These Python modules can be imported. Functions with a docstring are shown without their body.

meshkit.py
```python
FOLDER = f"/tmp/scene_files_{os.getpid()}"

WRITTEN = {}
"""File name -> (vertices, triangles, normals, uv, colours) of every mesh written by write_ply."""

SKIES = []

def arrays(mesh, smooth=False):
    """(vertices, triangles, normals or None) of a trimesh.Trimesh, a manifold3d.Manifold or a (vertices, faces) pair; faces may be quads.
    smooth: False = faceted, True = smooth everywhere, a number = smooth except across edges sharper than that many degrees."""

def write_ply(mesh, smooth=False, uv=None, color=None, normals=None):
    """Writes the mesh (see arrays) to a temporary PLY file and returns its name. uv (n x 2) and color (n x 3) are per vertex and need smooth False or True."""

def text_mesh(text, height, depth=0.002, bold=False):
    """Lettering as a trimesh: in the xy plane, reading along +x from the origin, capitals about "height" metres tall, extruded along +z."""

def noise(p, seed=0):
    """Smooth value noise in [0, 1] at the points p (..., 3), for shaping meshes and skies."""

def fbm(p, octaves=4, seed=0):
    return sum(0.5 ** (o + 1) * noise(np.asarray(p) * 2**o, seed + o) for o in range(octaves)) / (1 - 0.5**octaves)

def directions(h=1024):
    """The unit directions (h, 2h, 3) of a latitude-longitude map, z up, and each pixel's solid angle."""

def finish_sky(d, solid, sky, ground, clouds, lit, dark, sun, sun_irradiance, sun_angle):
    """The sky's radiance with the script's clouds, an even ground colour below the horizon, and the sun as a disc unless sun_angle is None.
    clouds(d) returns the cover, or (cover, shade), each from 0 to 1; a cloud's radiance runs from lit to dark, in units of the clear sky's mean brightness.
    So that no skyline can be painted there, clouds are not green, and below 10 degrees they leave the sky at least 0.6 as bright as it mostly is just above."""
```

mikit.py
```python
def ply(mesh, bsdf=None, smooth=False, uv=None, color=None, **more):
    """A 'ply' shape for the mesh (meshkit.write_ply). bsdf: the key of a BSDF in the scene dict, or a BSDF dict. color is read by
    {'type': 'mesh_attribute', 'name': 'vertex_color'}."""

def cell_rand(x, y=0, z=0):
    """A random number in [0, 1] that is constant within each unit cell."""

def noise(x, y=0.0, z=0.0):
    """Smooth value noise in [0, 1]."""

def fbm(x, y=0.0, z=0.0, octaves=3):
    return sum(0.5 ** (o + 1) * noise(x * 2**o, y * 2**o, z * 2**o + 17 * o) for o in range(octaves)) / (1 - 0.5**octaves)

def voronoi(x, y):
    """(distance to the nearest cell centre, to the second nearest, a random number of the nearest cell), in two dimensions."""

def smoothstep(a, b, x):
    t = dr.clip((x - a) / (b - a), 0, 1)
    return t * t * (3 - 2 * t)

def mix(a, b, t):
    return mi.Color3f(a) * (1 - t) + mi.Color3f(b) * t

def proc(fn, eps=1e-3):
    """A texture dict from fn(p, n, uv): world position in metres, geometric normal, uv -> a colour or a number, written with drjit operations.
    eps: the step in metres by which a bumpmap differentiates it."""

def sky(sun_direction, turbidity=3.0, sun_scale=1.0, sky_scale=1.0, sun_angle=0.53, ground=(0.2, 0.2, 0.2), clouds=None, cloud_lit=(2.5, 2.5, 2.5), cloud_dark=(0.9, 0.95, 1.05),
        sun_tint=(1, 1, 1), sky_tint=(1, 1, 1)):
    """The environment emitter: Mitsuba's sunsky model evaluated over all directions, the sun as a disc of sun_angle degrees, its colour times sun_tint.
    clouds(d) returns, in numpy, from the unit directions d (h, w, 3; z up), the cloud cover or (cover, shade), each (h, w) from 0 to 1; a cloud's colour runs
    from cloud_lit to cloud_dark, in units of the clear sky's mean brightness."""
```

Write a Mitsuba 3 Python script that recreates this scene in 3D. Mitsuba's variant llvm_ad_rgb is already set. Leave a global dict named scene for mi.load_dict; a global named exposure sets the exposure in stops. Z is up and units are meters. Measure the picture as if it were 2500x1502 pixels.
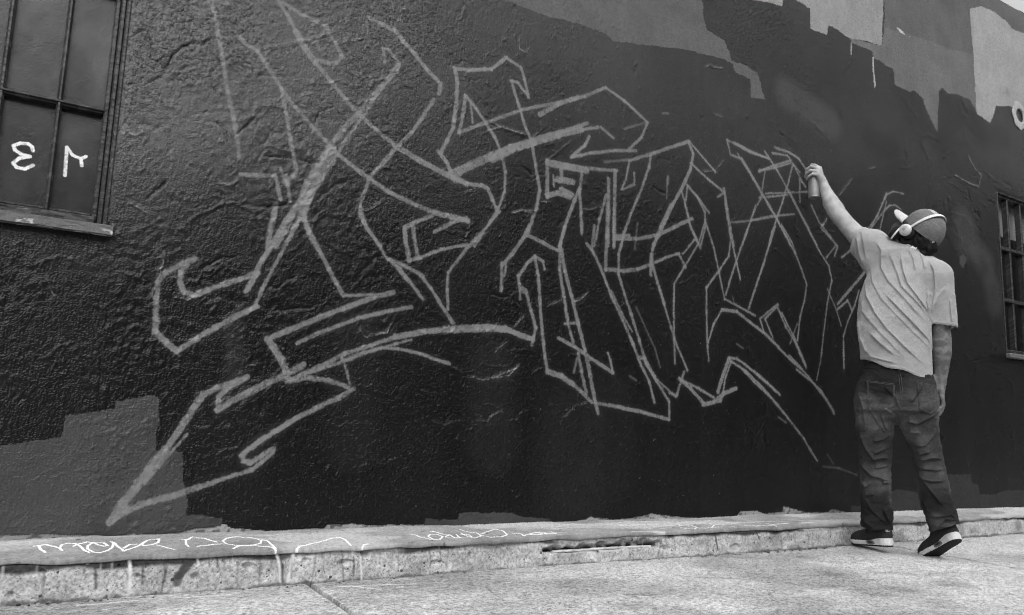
import math
import numpy as np, trimesh, manifold3d, drjit as dr, mitsuba as mi, mikit, meshkit
from scipy.ndimage import map_coordinates
from scipy.sparse import coo_matrix
from scipy.sparse.csgraph import connected_components
from scipy.spatial import cKDTree

# ---------------------------------------------------------------- camera, sky, exposure
# World: X along the wall to the right, Y into the wall (its face is Y = 0), Z up. The street falls 1.2 degrees towards +X.
CAM = np.array([0.0, -2.75, 0.63])
FWD = np.array([0.52537, 0.83900, 0.14167])
UPV = np.array([-0.10276, -0.10272, 0.98939])
scene = {"type": "scene"}
labels = {}
T = mi.ScalarTransform4f
scene["camera"] = {"type": "perspective", "fov": 69.11, "fov_axis": "x", "near_clip": 0.05, "far_clip": 400.0,
                   "to_world": T().look_at(origin=CAM.tolist(), target=(CAM + FWD).tolist(), up=UPV.tolist())}
# black and white photograph: a flat, bright, colourless overcast
SUN_DIR = np.array([-0.25, -0.75, 0.62]) / np.linalg.norm([-0.25, -0.75, 0.62])


def overcast(d):
    """full cloud cover, brightest where the sun stands behind it"""
    c = d @ SUN_DIR
    glow = .5 * np.exp((c - 1) / 0.15) + .5 * np.exp((c - 1) / 0.022)
    return np.ones(c.shape), np.clip(1 - glow - .12 * meshkit.fbm(d * 2.5, 3, 5), 0, 1)


scene["sky"] = mikit.sky(SUN_DIR.tolist(), turbidity=3, sun_scale=0.02, sun_angle=25, clouds=overcast, cloud_lit=(20, 20, 20),
                         cloud_dark=(1.2, 1.2, 1.2), sun_tint=(0.9, 1.0, 1.2), ground=(0.2, 0.2, 0.2))
exposure = 2.1

# ---------------------------------------------------------------- helpers
R0 = np.random.default_rng


def lattice(x, z, s, seed, sz=None):
    """smooth noise, about -1..1, with features of size s (sz in z)"""
    sz = sz or s
    i, j = (x + 12) / s, (z + 6) / sz
    g = R0(seed).uniform(-1, 1, (int(i.max()) + 4, int(j.max()) + 4)).astype(np.float32)
    return map_coordinates(g, [i, j], order=3, mode="nearest", prefilter=False) * 1.6


def smooth01(a, b, x):
    t = np.clip((x - a) / (b - a), 0, 1)
    return t * t * (3 - 2 * t)


def add(key, mesh, bsdf, smooth=False, label=None, cat=None, group=None, kind=None, normals=None):
    if normals is not None:
        scene[key] = {"type": "ply", "filename": meshkit.write_ply(mesh, False, normals=normals), "face_normals": False, "bsdf": {"type": "ref", "id": bsdf}}
    else:
        scene[key] = mikit.ply(mesh, bsdf, smooth=smooth)
    tag(key, label, cat, group, kind)
    return key


def tag(key, label=None, cat=None, group=None, kind=None):
    d = {a: b for a, b in (("label", label), ("category", cat), ("group", group), ("kind", kind)) if b}
    if d:
        labels[key] = d


COUNT = {}


def num(key):
    n = COUNT.get(key, 0)
    COUNT[key] = n + 1
    return key if n == 0 else f"{key}_{n:03d}"


def bbox(lo, hi, c=0.003):
    """a box with chamfered edges"""
    lo, hi = np.array(lo, float), np.array(hi, float)
    c = min(c, (hi - lo).min() * 0.4)
    pts = []
    for a in range(3):
        l, h = lo + c, hi - c
        l[a], h[a] = lo[a], hi[a]
        pts += [[(l, h)[i][0], (l, h)[j][1], (l, h)[k][2]] for i in (0, 1) for j in (0, 1) for k in (0, 1)]
    return trimesh.convex.convex_hull(np.array(pts))


def cat(ms):
    return trimesh.util.concatenate(ms)


def grid_faces(nr, nc):
    a = np.arange(nr * nc).reshape(nr, nc)
    q = np.stack([a[:-1, :-1], a[:-1, 1:], a[1:, 1:], a[1:, :-1]], -1).reshape(-1, 4)
    return np.vstack([q[:, [0, 1, 2]], q[:, [0, 2, 3]]])


def vnormals(v, f):
    n, c = np.zeros_like(v), np.cross(v[f[:, 1]] - v[f[:, 0]], v[f[:, 2]] - v[f[:, 0]])
    for k in range(3):
        for a in range(3):
            n[:, a] += np.bincount(f[:, k], c[:, a], len(v))
    return n / np.maximum(np.linalg.norm(n, axis=1, keepdims=True), 1e-20)


def sub(v, f, n, mask):
    g = f[mask]
    u, inv = np.unique(g, return_inverse=True)
    return (v[u], inv.reshape(-1, 3)), n[u]


def parse(text):
    """lines of 'number number x,z x,z ...'"""
    out = []
    for l in text.strip().split("\n"):
        a = l.split()
        out.append((a[0], a[1], np.array([[float(t) for t in q.split(",")] for q in a[2:]])))
    return out


def seg_dist(px, pz, a, b):
    """distance from points to the segment a-b and the parameter along it"""
    d = b - a
    t = np.clip(((px - a[0]) * d[0] + (pz - a[1]) * d[1]) / max(d @ d, 1e-12), 0, 1)
    return np.hypot(px - a[0] - t * d[0], pz - a[1] - t * d[1]), t


class Strokes:
    """Paint strokes on a plane, as line segments found through a coarse grid of cells: what the paint textures read."""

    def __init__(self, segs, cell=0.1, extra=0.0):
        s = np.array(segs, float)          # x0 z0 x1 z1 half_width soft alpha albedo
        pad = s[:, 4] + s[:, 5] + extra
        lo = np.minimum(s[:, :2], s[:, 2:4]) - pad[:, None]
        hi = np.maximum(s[:, :2], s[:, 2:4]) + pad[:, None]
        self.o, self.cell = lo.min(0), cell
        nx, nz = (np.ceil((hi.max(0) - self.o) / cell).astype(int) + 1)
        cells = [[] for _ in range(nx * nz)]
        for k in range(len(s)):
            i0, j0 = ((lo[k] - self.o) / cell).astype(int)
            i1, j1 = ((hi[k] - self.o) / cell).astype(int)
            ii, jj = np.meshgrid(np.arange(i0, i1 + 1), np.arange(j0, j1 + 1), indexing="ij")
            cx, cz = self.o[0] + (ii + .5) * cell, self.o[1] + (jj + .5) * cell
            d, _ = seg_dist(cx, cz, s[k, :2], s[k, 2:4])
            for i, j in zip(ii[d < pad[k] + cell * .72], jj[d < pad[k] + cell * .72]):
                cells[i * nz + j].append(k)
        self.K = max(map(len, cells))
        tab = np.full((nx * nz, self.K), len(s), np.int64)
        for i, c in enumerate(cells):
            tab[i, :len(c)] = c
        s = np.vstack([s, [1e3, 1e3, 1e3 + 1, 1e3, .01, .01, 0, 0]])
        self.nx, self.nz = int(nx), int(nz)
        self.tab = mi.UInt32(tab.ravel().astype(np.uint32))
        self.dat = [mi.Float(np.ascontiguousarray(s[:, c]).astype(np.float32)) for c in range(8)]
        dr.eval(self.tab, *self.dat)

    def paint(self, x, z, base, grain=1.0, halo=0.0):
        """base albedo with the strokes laid over it"""
        i = mi.Int32(dr.floor((x - float(self.o[0])) / self.cell))
        j = mi.Int32(dr.floor((z - float(self.o[1])) / self.cell))
        ok = (i >= 0) & (i < self.nx) & (j >= 0) & (j < self.nz)
        c = mi.UInt32(dr.select(ok, i * self.nz + j, 0)) * self.K
        a = mi.Float(base)
        rag = .0045 * (noise(x * 160, z * 160, 5.0) - .5) + .003 * (noise(x * 45, z * 45, 2.0) - .5) if halo else 0.0
        for k in range(self.K):
            q = dr.gather(mi.UInt32, self.tab, c + k, ok)
            x0, z0, x1, z1, w, sf, al, co = (dr.gather(mi.Float, d, q, ok) for d in self.dat)
            dx, dz = x1 - x0, z1 - z0
            t = dr.clip(((x - x0) * dx + (z - z0) * dz) / dr.maximum(dx * dx + dz * dz, 1e-9), 0, 1)
            d = dr.sqrt(dr.square(x - x0 - t * dx) + dr.square(z - z0 - t * dz))
            d = d + rag
            m = dr.clip((w - d) / dr.maximum(sf, 1e-4) + 0.5, 0, 1)
            if halo:
                m = dr.maximum(m, dr.square(dr.clip(1 - (d - w) / 0.026, 0, 1)) * halo)
            a = dr.select(ok, a + (co - a) * m * al * grain, a)
        return a


def gray(v):
    return mi.Color3f(v, v, v)


def principled(key, fn, rough=0.5, spec=0.5, bump=None, bump_scale=1.0, eps=1e-3, **more):
    b = {"type": "principled", "base_color": mikit.proc(fn) if callable(fn) else {"type": "rgb", "value": [fn] * 3}, "roughness": rough, "specular": spec, **more}
    if bump:
        b = {"type": "bumpmap", "arbitrary": mikit.proc(bump, eps), "scale": bump_scale, "bsdf": b}
    scene[key] = {"type": "twosided", "bsdf": b}


def pits(x, y, size, share, seed=0.0):
    """round specks of random size: 1 inside"""
    d, _, r_ = mikit.voronoi(x / size + seed, y / size + seed * 1.7)
    rr = 0.06 + 0.30 * dr.square(dr.abs(r_ * 7.13 - dr.floor(r_ * 7.13)))
    return dr.select(r_ < share, 1 - mikit.smoothstep(rr * .6, rr, d), 0.0)


noise, fbm, voronoi, cell_rand, sstep = mikit.noise, mikit.fbm, mikit.voronoi, mikit.cell_rand, mikit.smoothstep

# ---------------------------------------------------------------- the setting: levels
SL = 0.0217                                    # fall of the street
def ground_z(x): return 0.072 - SL * x
def ledge_z(x, y): return 0.208 - SL * x + 0.072 * y

# ---------------------------------------------------------------- paint on the wall
# spray-can lines: width m, cover, then X,Z along the wall in metres
SPRAY = parse("""0.024 0.8 0.380,2.090 0.396,2.043 0.429,1.925 0.465,1.768 0.505,1.633 0.528,1.524
0.022 0.45 0.325,2.071 0.334,2.042 0.344,2.020
0.022 0.35 0.350,2.041 0.359,2.070 0.392,2.091 0.438,2.097
0.018 0.2 0.232,1.951 0.285,1.965 0.340,1.967 0.387,1.944
0.024 0.85 0.491,1.979 0.516,1.961 0.559,1.945 0.607,1.886 0.658,1.821 0.716,1.763 0.778,1.705 0.840,1.659 0.889,1.616
0.028 1 0.889,1.616 0.952,1.582 1.024,1.543 1.127,1.500 1.239,1.472 1.324,1.455
0.036 1 1.324,1.455 1.402,1.451 1.483,1.446
0.024 0.85 0.658,1.821 0.680,1.734 0.702,1.647 0.720,1.579 0.737,1.517 0.727,1.489 0.703,1.475
0.022 0.9 0.536,1.460 0.591,1.469 0.656,1.480
0.024 0.9 0.660,1.481 0.685,1.394
0.018 0.8 0.678,1.512 0.701,1.452
0.022 0.8 0.698,1.490 0.723,1.395
0.024 0.7 0.616,2.171 0.657,2.124 0.693,2.067
0.040 0.85 0.693,2.067 0.729,2.017 0.779,1.963
0.026 0.85 0.779,1.963 0.850,1.900 0.908,1.847 0.966,1.799
0.028 1 0.966,1.799 1.039,1.754 1.129,1.705
0.038 1 1.129,1.705 1.243,1.665 1.377,1.628 1.467,1.609
0.024 0.7 0.628,2.169 0.701,2.145 0.807,2.124 0.852,2.068 0.883,2.018 0.861,1.987 0.831,1.975 0.784,1.978
0.020 0.4 0.708,2.037 0.747,2.043 0.780,2.046 0.791,2.022
0.020 0.9 1.061,2.049 1.054,2.108 1.076,2.108 1.127,2.064 1.121,2.026
0.034 0.95 1.123,2.053 1.083,1.979 1.030,1.900 0.966,1.806 0.909,1.723 0.855,1.636 0.814,1.553 0.781,1.481 0.761,1.405 0.734,1.342 0.708,1.274 0.682,1.217
0.030 0.95 0.671,1.372 0.653,1.205
0.028 1 0.744,1.378 0.712,1.315 0.670,1.226 0.639,1.160 0.614,1.095 0.590,1.037
0.020 0.9 1.063,1.952 1.006,1.837 0.968,1.765 0.919,1.677 0.889,1.616 0.843,1.519 0.804,1.433 0.777,1.363 0.750,1.300 0.718,1.223
0.018 0.95 0.765,1.350 0.738,1.288 0.703,1.188 0.672,1.115 0.647,1.050 0.626,0.987 0.597,0.957
0.060 0.95 0.868,1.632 0.817,1.521 0.785,1.429 0.773,1.368
0.026 1 0.776,1.369 0.794,1.301 0.837,1.241
0.030 1 0.779,1.333 0.809,1.267 0.851,1.215
0.024 1 0.851,1.215 0.888,1.156 0.924,1.102 0.953,1.060
0.018 1 0.953,1.060 1.013,1.070 1.081,1.081
0.030 1 1.158,1.097 1.082,1.071 1.002,1.033 0.900,0.984 0.808,0.937 0.731,0.897 0.679,0.871
0.040 1 0.682,0.868 0.705,0.837 0.732,0.802 0.753,0.761 0.765,0.726
0.022 1 1.240,1.046 1.155,1.023 1.032,0.984 0.941,0.943 0.860,0.905 0.788,0.864
0.026 1 0.765,0.723 0.821,0.753 0.900,0.795 0.975,0.838 1.073,0.877 1.175,0.918
0.036 1 1.175,0.918 1.305,0.952 1.433,0.974
0.050 1 1.434,0.972 1.593,0.992 1.685,0.996
0.036 1 1.685,0.996 1.763,0.977 1.835,0.961
0.020 1 0.774,0.726 0.882,0.775 0.951,0.801 1.041,0.845 1.122,0.871 1.192,0.873 1.287,0.860 1.363,0.841 1.425,0.828
0.014 1 0.977,0.809 1.081,0.855 1.177,0.891 1.248,0.914
0.026 1 0.756,0.725 0.792,0.726 0.841,0.739 0.917,0.733 0.976,0.718 1.004,0.703
0.016 1 0.963,0.818 0.986,0.769 1.002,0.719
0.028 1 1.017,0.706 0.960,0.670 0.874,0.627 0.802,0.588 0.734,0.543 0.679,0.504 0.636,0.469
0.026 0.95 0.772,0.567 0.698,0.519 0.644,0.478 0.621,0.455 0.630,0.438 0.654,0.429 0.692,0.455 0.731,0.480
0.022 0.95 0.726,0.462 0.694,0.432 0.661,0.406 0.585,0.382 0.491,0.350
0.032 0.9 0.491,0.350 0.415,0.325 0.341,0.306 0.276,0.282 0.231,0.248
0.030 1 0.618,0.730 0.569,0.705 0.521,0.688 0.475,0.657
0.034 1 0.475,0.657 0.452,0.617 0.420,0.555 0.376,0.477
0.042 0.9 0.376,0.477 0.332,0.413 0.298,0.355 0.264,0.303 0.234,0.248
0.015 0.9 0.438,0.527 0.401,0.477 0.356,0.418 0.321,0.365
0.028 1 0.608,0.721 0.549,0.683 0.529,0.654 0.528,0.611
0.036 1 0.528,0.611 0.564,0.638 0.628,0.675 0.695,0.714 0.759,0.747 0.816,0.784
0.026 0.9 0.412,1.131 0.367,1.104 0.322,1.069 0.300,1.032 0.302,0.981 0.305,0.914 0.309,0.864
0.032 1 0.309,0.864 0.344,0.833 0.380,0.804
0.028 1 0.380,0.804 0.437,0.851 0.498,0.897 0.578,0.952 0.633,0.985
0.026 0.9 0.388,1.104 0.369,1.076 0.370,1.041 0.386,1.008 0.418,1.000
0.028 1 0.418,1.000 0.460,1.025 0.513,1.052 0.567,1.077 0.623,1.105
0.018 0.9 0.629,1.109 0.594,1.035
0.028 0.9 0.982,2.217 1.040,2.207 1.100,2.200
0.028 1 1.100,2.200 1.140,2.164 1.195,2.122 1.252,2.071 1.322,2.023 1.316,1.977
0.026 1 1.294,1.948 1.241,1.846 1.199,1.778 1.144,1.708 1.090,1.632 1.031,1.551
0.022 1 1.031,1.551 1.013,1.492 0.996,1.435 0.999,1.388 1.030,1.339 1.090,1.278
0.020 1 0.997,1.424 1.022,1.354 1.067,1.300 1.121,1.234 1.173,1.200 1.235,1.140 1.290,1.084
0.024 1 1.128,1.231 1.194,1.213 1.285,1.180
0.022 1 1.277,1.179 1.325,1.130 1.375,1.066 1.432,0.998
0.030 1 1.166,1.206 1.220,1.152
0.020 0.6 0.973,2.192 0.982,2.152
0.030 1 1.387,2.114 1.401,2.053 1.401,1.961 1.391,1.846
0.024 1 1.391,1.846 1.366,1.780 1.337,1.719
0.028 1 1.329,1.721 1.367,1.685 1.392,1.646
0.026 1 1.382,2.112 1.459,2.127 1.569,2.162 1.645,2.240
0.022 1 1.645,2.240 1.727,2.216 1.747,2.165 1.773,2.083
0.024 1 1.444,2.003 1.436,1.910 1.420,1.827
0.022 1 1.420,1.827 1.512,1.883 1.630,1.950 1.738,2.013
0.024 1 1.738,2.013 1.941,2.102 2.098,2.173 2.227,2.255
0.024 1 2.227,2.255 2.351,2.218 2.509,2.142
0.022 1 2.509,2.142 2.470,2.053 2.388,1.972
0.024 1 1.444,2.003 1.501,1.957 1.554,1.901 1.599,1.850 1.636,1.788
0.022 1 1.636,1.788 1.662,1.701 1.661,1.609 1.630,1.520 1.574,1.428 1.520,1.343
0.020 1 1.639,1.516 1.566,1.422 1.480,1.321 1.398,1.209 1.398,1.138 1.406,1.055
0.016 0.9 1.470,1.980 1.485,1.892
0.024 1 1.676,2.137 1.715,2.043 1.765,1.928 1.798,1.872
0.026 1 1.798,1.872 1.824,1.766 1.851,1.653 1.835,1.564 1.802,1.480 1.768,1.414
0.028 1 1.810,1.500 1.794,1.451 1.710,1.332 1.660,1.273
0.022 1 1.660,1.287 1.661,1.162
0.018 0.9 1.682,1.275 1.675,1.230
0.020 1 1.676,2.137 1.712,2.139 1.773,2.083
0.026 1 1.786,1.434 1.877,1.410 1.962,1.384
0.055 1 1.389,1.634 1.480,1.690 1.586,1.758 1.688,1.819 1.804,1.872
0.060 1 1.589,1.747 1.691,1.816 1.807,1.878 1.946,1.943
0.045 1 1.946,1.943 2.082,2.000
0.026 1 2.082,2.000 2.184,2.037
0.030 1 1.936,1.949 2.042,1.999 2.117,2.042
0.028 1 1.394,1.624 1.467,1.609 1.541,1.616 1.575,1.608 1.603,1.560 1.626,1.515
0.022 1 2.204,2.042 2.284,2.005
0.024 1 2.133,1.978 2.104,1.925 2.026,1.850
0.024 1 2.026,1.850 2.145,1.897 2.301,1.944 2.432,1.973
0.020 0.45 2.353,2.069 2.497,2.139
0.020 0.6 2.613,2.218 2.654,2.228
0.035 1 1.888,1.804 1.894,1.630
0.055 1 1.893,1.793 1.998,1.799 2.117,1.803
0.040 1 1.893,1.637 1.954,1.661 2.022,1.654
0.030 1 1.970,1.781 1.971,1.725 1.933,1.717
0.050 1 1.952,1.725 2.039,1.730
0.050 1 1.973,1.677 2.031,1.667
0.016 1 1.925,1.739 1.930,1.688
0.026 1 2.117,1.816 2.198,1.824 2.308,1.843
0.026 1 2.092,1.790 2.080,1.689 2.092,1.585 2.099,1.497
0.018 0.9 2.094,1.523 2.098,1.484
0.028 1 2.079,1.705 2.033,1.599 1.997,1.505 1.971,1.410
0.026 1 1.988,1.474 1.971,1.401 1.974,1.291 2.001,1.170 2.028,1.049 2.059,0.967
0.030 1 1.981,1.394 2.003,1.295 2.044,1.183 2.086,1.055 2.127,0.934 2.159,0.828 2.191,0.706 2.212,0.649
0.020 1 2.009,1.049 2.061,1.056
0.032 1 2.298,1.841 2.297,1.696 2.297,1.459
0.024 1 2.293,1.665 2.292,1.539 2.294,1.448
0.030 1 2.256,1.790 2.260,1.606 2.257,1.453
0.032 1 2.253,1.658 2.251,1.492 2.244,1.331
0.028 1 2.244,1.335 2.364,1.342 2.450,1.362 2.526,1.393
0.022 1 2.526,1.393 2.639,1.448 2.733,1.483
0.022 1 2.303,1.508 2.393,1.526
0.030 1 2.303,1.495 2.437,1.514 2.582,1.556 2.697,1.618 2.829,1.685
0.022 1 2.242,1.703 2.203,1.572 2.176,1.441
0.024 1 2.174,1.537 2.161,1.421 2.218,1.331 2.282,1.210 2.357,1.096 2.422,0.988 2.476,0.886 2.531,0.808 2.565,0.708
0.024 1 2.130,1.444 2.171,1.406
0.015 0.9 2.282,1.234 2.346,1.135 2.416,1.048
0.024 1 2.533,1.974 2.522,1.905 2.467,1.771 2.403,1.639 2.361,1.539 2.341,1.466
0.024 1 2.356,1.525 2.326,1.420 2.327,1.321 2.365,1.227 2.409,1.133 2.464,1.007 2.509,0.896 2.575,0.818 2.665,0.715
0.022 1 2.665,0.715 2.665,0.628
0.026 1 2.191,0.695 2.332,0.680 2.500,0.657 2.660,0.627
0.022 1 1.753,1.240 1.790,1.298 1.834,1.342 1.880,1.321 1.889,1.288
0.022 1 1.748,1.239 1.754,1.203 1.761,1.136
0.040 0.8 1.768,1.182 1.790,1.173
0.026 1 1.834,1.334 1.855,1.253 1.868,1.125 1.886,0.991 1.903,0.888 1.919,0.826
0.040 1 1.919,0.823 1.997,0.807 2.064,0.773
0.028 1 2.064,0.773 2.112,0.741 2.172,0.698
0.024 1 1.795,1.162 1.820,1.090 1.849,1.014 1.830,0.938
0.034 1 1.621,0.994 1.706,0.991 1.829,0.964
0.026 1 1.974,0.980 2.069,0.945 2.167,0.898 2.299,0.840
0.018 1 2.299,0.840 2.282,0.898 2.266,0.932
0.018 0.8 2.085,0.900 2.067,0.830
0.026 1 2.089,0.916 2.110,0.833 2.142,0.735
0.032 1 2.465,0.924 2.498,0.920 2.564,0.834
0.018 0.9 2.586,0.819 2.710,0.742
0.022 0.9 2.665,0.759 2.716,0.751 2.768,0.870
0.030 1 2.733,0.835 2.815,0.788 2.910,0.716
0.022 1 2.745,0.827 2.875,0.791 2.984,0.748
0.034 1 2.904,0.709 2.984,0.727 3.059,0.773 3.155,0.805
0.020 1 2.935,0.717 3.033,0.733 3.059,0.782
0.036 1 3.015,0.780 3.041,0.842 3.099,0.956
0.018 1 3.053,0.782 3.073,0.861 3.118,0.944
0.022 1 3.099,0.965 3.164,0.964 3.229,0.937 3.349,0.876 3.501,0.792
0.020 1 3.301,0.906 3.409,0.848 3.512,0.784
0.022 1 3.112,0.948 3.229,0.906 3.375,0.814 3.499,0.722
0.022 1 3.208,0.910 3.300,0.847 3.435,0.767 3.573,0.661 3.715,0.543 3.772,0.478 3.830,0.421
0.020 0.5 2.229,1.869 2.388,1.916
0.026 1 2.388,1.910 2.556,1.988 2.806,2.108
0.018 1 2.806,2.108 2.855,2.077 2.931,2.028 3.008,1.978
0.018 1 2.388,1.907 2.368,1.812 2.342,1.752
0.020 0.8 2.347,1.753 2.423,1.793 2.422,1.853
0.024 0.5 2.655,1.883 2.650,1.842
0.030 1 2.806,2.094 2.837,2.045 2.818,1.958 2.757,1.845 2.685,1.733 2.627,1.626 2.570,1.530 2.554,1.498
0.028 1 2.673,1.734 2.604,1.607 2.548,1.478 2.543,1.408 2.583,1.311 2.629,1.206
0.018 1 2.629,1.206 2.675,1.092 2.722,0.994 2.792,0.880
0.022 1 2.818,1.990 2.943,1.928 3.072,1.878
0.028 1 3.072,1.897 3.097,1.788 3.122,1.680 3.147,1.587
0.020 1 3.084,1.808 3.121,1.646 3.160,1.530 3.198,1.405
0.018 1 2.745,1.834 2.787,1.733 2.817,1.639 2.866,1.575
0.018 1 2.775,1.752 2.817,1.633 2.890,1.532
0.024 1 2.793,1.861 2.867,1.811 2.954,1.740
0.018 1 2.793,1.852 2.781,1.777
0.020 1 2.867,1.811 2.923,1.739 2.928,1.658 2.890,1.548
0.018 1 2.929,1.697 2.878,1.562 2.768,1.413 2.698,1.317 2.695,1.170 2.698,1.043 2.704,0.909
0.018 1 2.929,1.688 2.991,1.552 3.028,1.429 3.071,1.280
0.020 1 3.071,1.280 3.195,1.248 3.316,1.214
0.020 0.8 3.026,1.841 3.072,1.873
0.016 1 2.847,1.575 2.757,1.482
0.022 1 2.733,1.478 2.780,1.415
0.030 1 2.537,1.450 2.536,1.344
0.018 1 3.128,1.628 3.107,1.523 3.028,1.429 2.933,1.327 2.932,1.194 2.937,1.019 2.948,0.941
0.018 1 2.943,1.037 2.987,1.137 3.051,1.220
0.028 1 3.051,1.220 3.168,1.222 3.274,1.173 3.383,1.127 3.509,1.053
0.022 1 3.600,1.011 3.686,0.956 3.767,0.899 3.876,0.816 3.945,0.756 4.000,0.695
0.020 1 3.662,0.936 3.772,0.885 3.878,0.827 3.998,0.710
0.018 1 3.336,1.844 3.256,1.686 3.173,1.513 3.105,1.366 3.081,1.304
0.018 0.8 3.129,1.715 3.299,1.755 3.530,1.821
0.018 0.9 3.304,1.758 3.461,1.809 3.670,1.855
0.020 1 3.128,2.104 3.102,2.185 3.293,2.155 3.465,2.153
0.022 1 3.128,2.104 3.223,2.101 3.346,1.979 3.457,1.862 3.529,1.786
0.018 1 3.187,2.122 3.282,2.035 3.392,1.919 3.519,1.794 3.634,1.660
0.020 1 3.420,2.188 3.527,2.096 3.629,1.984 3.732,1.860 3.822,1.763 3.882,1.697
0.018 1 3.629,1.994 3.702,1.906 3.807,1.791
0.020 1 3.161,2.184 3.312,2.159 3.455,2.151
0.024 1 3.509,2.233 3.637,2.231 3.728,2.210 3.789,2.160
0.020 1 3.486,2.193 3.621,2.207 3.680,2.158 3.733,2.128
0.020 1 3.367,2.057 3.499,2.120 3.650,2.183
0.020 1 3.367,2.062 3.498,2.105 3.650,2.167
0.020 1 3.665,2.155 3.631,2.056 3.567,1.912 3.473,1.718 3.442,1.631
0.022 1 3.498,1.754 3.452,1.649 3.392,1.515 3.333,1.394 3.262,1.246
0.026 0.7 3.732,2.086 3.727,1.941
0.016 0.9 3.421,1.935 3.583,1.970 3.800,2.017
0.018 0.9 3.363,1.899 3.613,1.963
0.016 0.9 3.417,2.063 3.377,1.897 3.348,1.853
0.016 0.9 3.334,1.850 3.290,1.755 3.219,1.597
0.018 0.9 3.695,2.141 3.755,2.070 3.785,2.045
0.018 0.9 3.836,1.941 3.905,1.849 4.015,1.773 4.079,1.726
0.018 0.9 3.931,1.810 4.014,1.764 4.083,1.720 4.051,1.657
0.016 0.9 4.069,1.727 3.965,1.631
0.020 0.9 3.555,1.770 3.634,1.660
0.020 1 3.529,1.779 3.591,1.711 3.667,1.628 3.729,1.533 3.773,1.444 3.749,1.346 3.706,1.248 3.675,1.103
0.015 1 3.555,1.774 3.642,1.685 3.680,1.621
0.018 1 3.619,1.986 3.677,1.926 3.793,1.796 3.897,1.670 3.991,1.586 4.016,1.500 3.967,1.361 3.917,1.156 3.891,1.026
0.016 1 3.971,1.441 4.050,1.326 4.095,1.229
0.018 1 4.111,0.971 4.114,1.164 4.162,1.257 4.241,1.373 4.292,1.469
0.028 1 4.360,1.598 4.296,1.544 4.202,1.468 4.066,1.359
0.022 1 4.064,1.327 4.169,1.392 4.210,1.333
0.020 0.9 4.124,1.658 4.231,1.729 4.374,1.834
0.016 1 4.391,1.866 4.525,1.993 4.616,2.137 4.635,2.170
0.016 1 4.457,1.914 4.580,2.081 4.642,2.162 4.720,2.196 4.839,2.201
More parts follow.
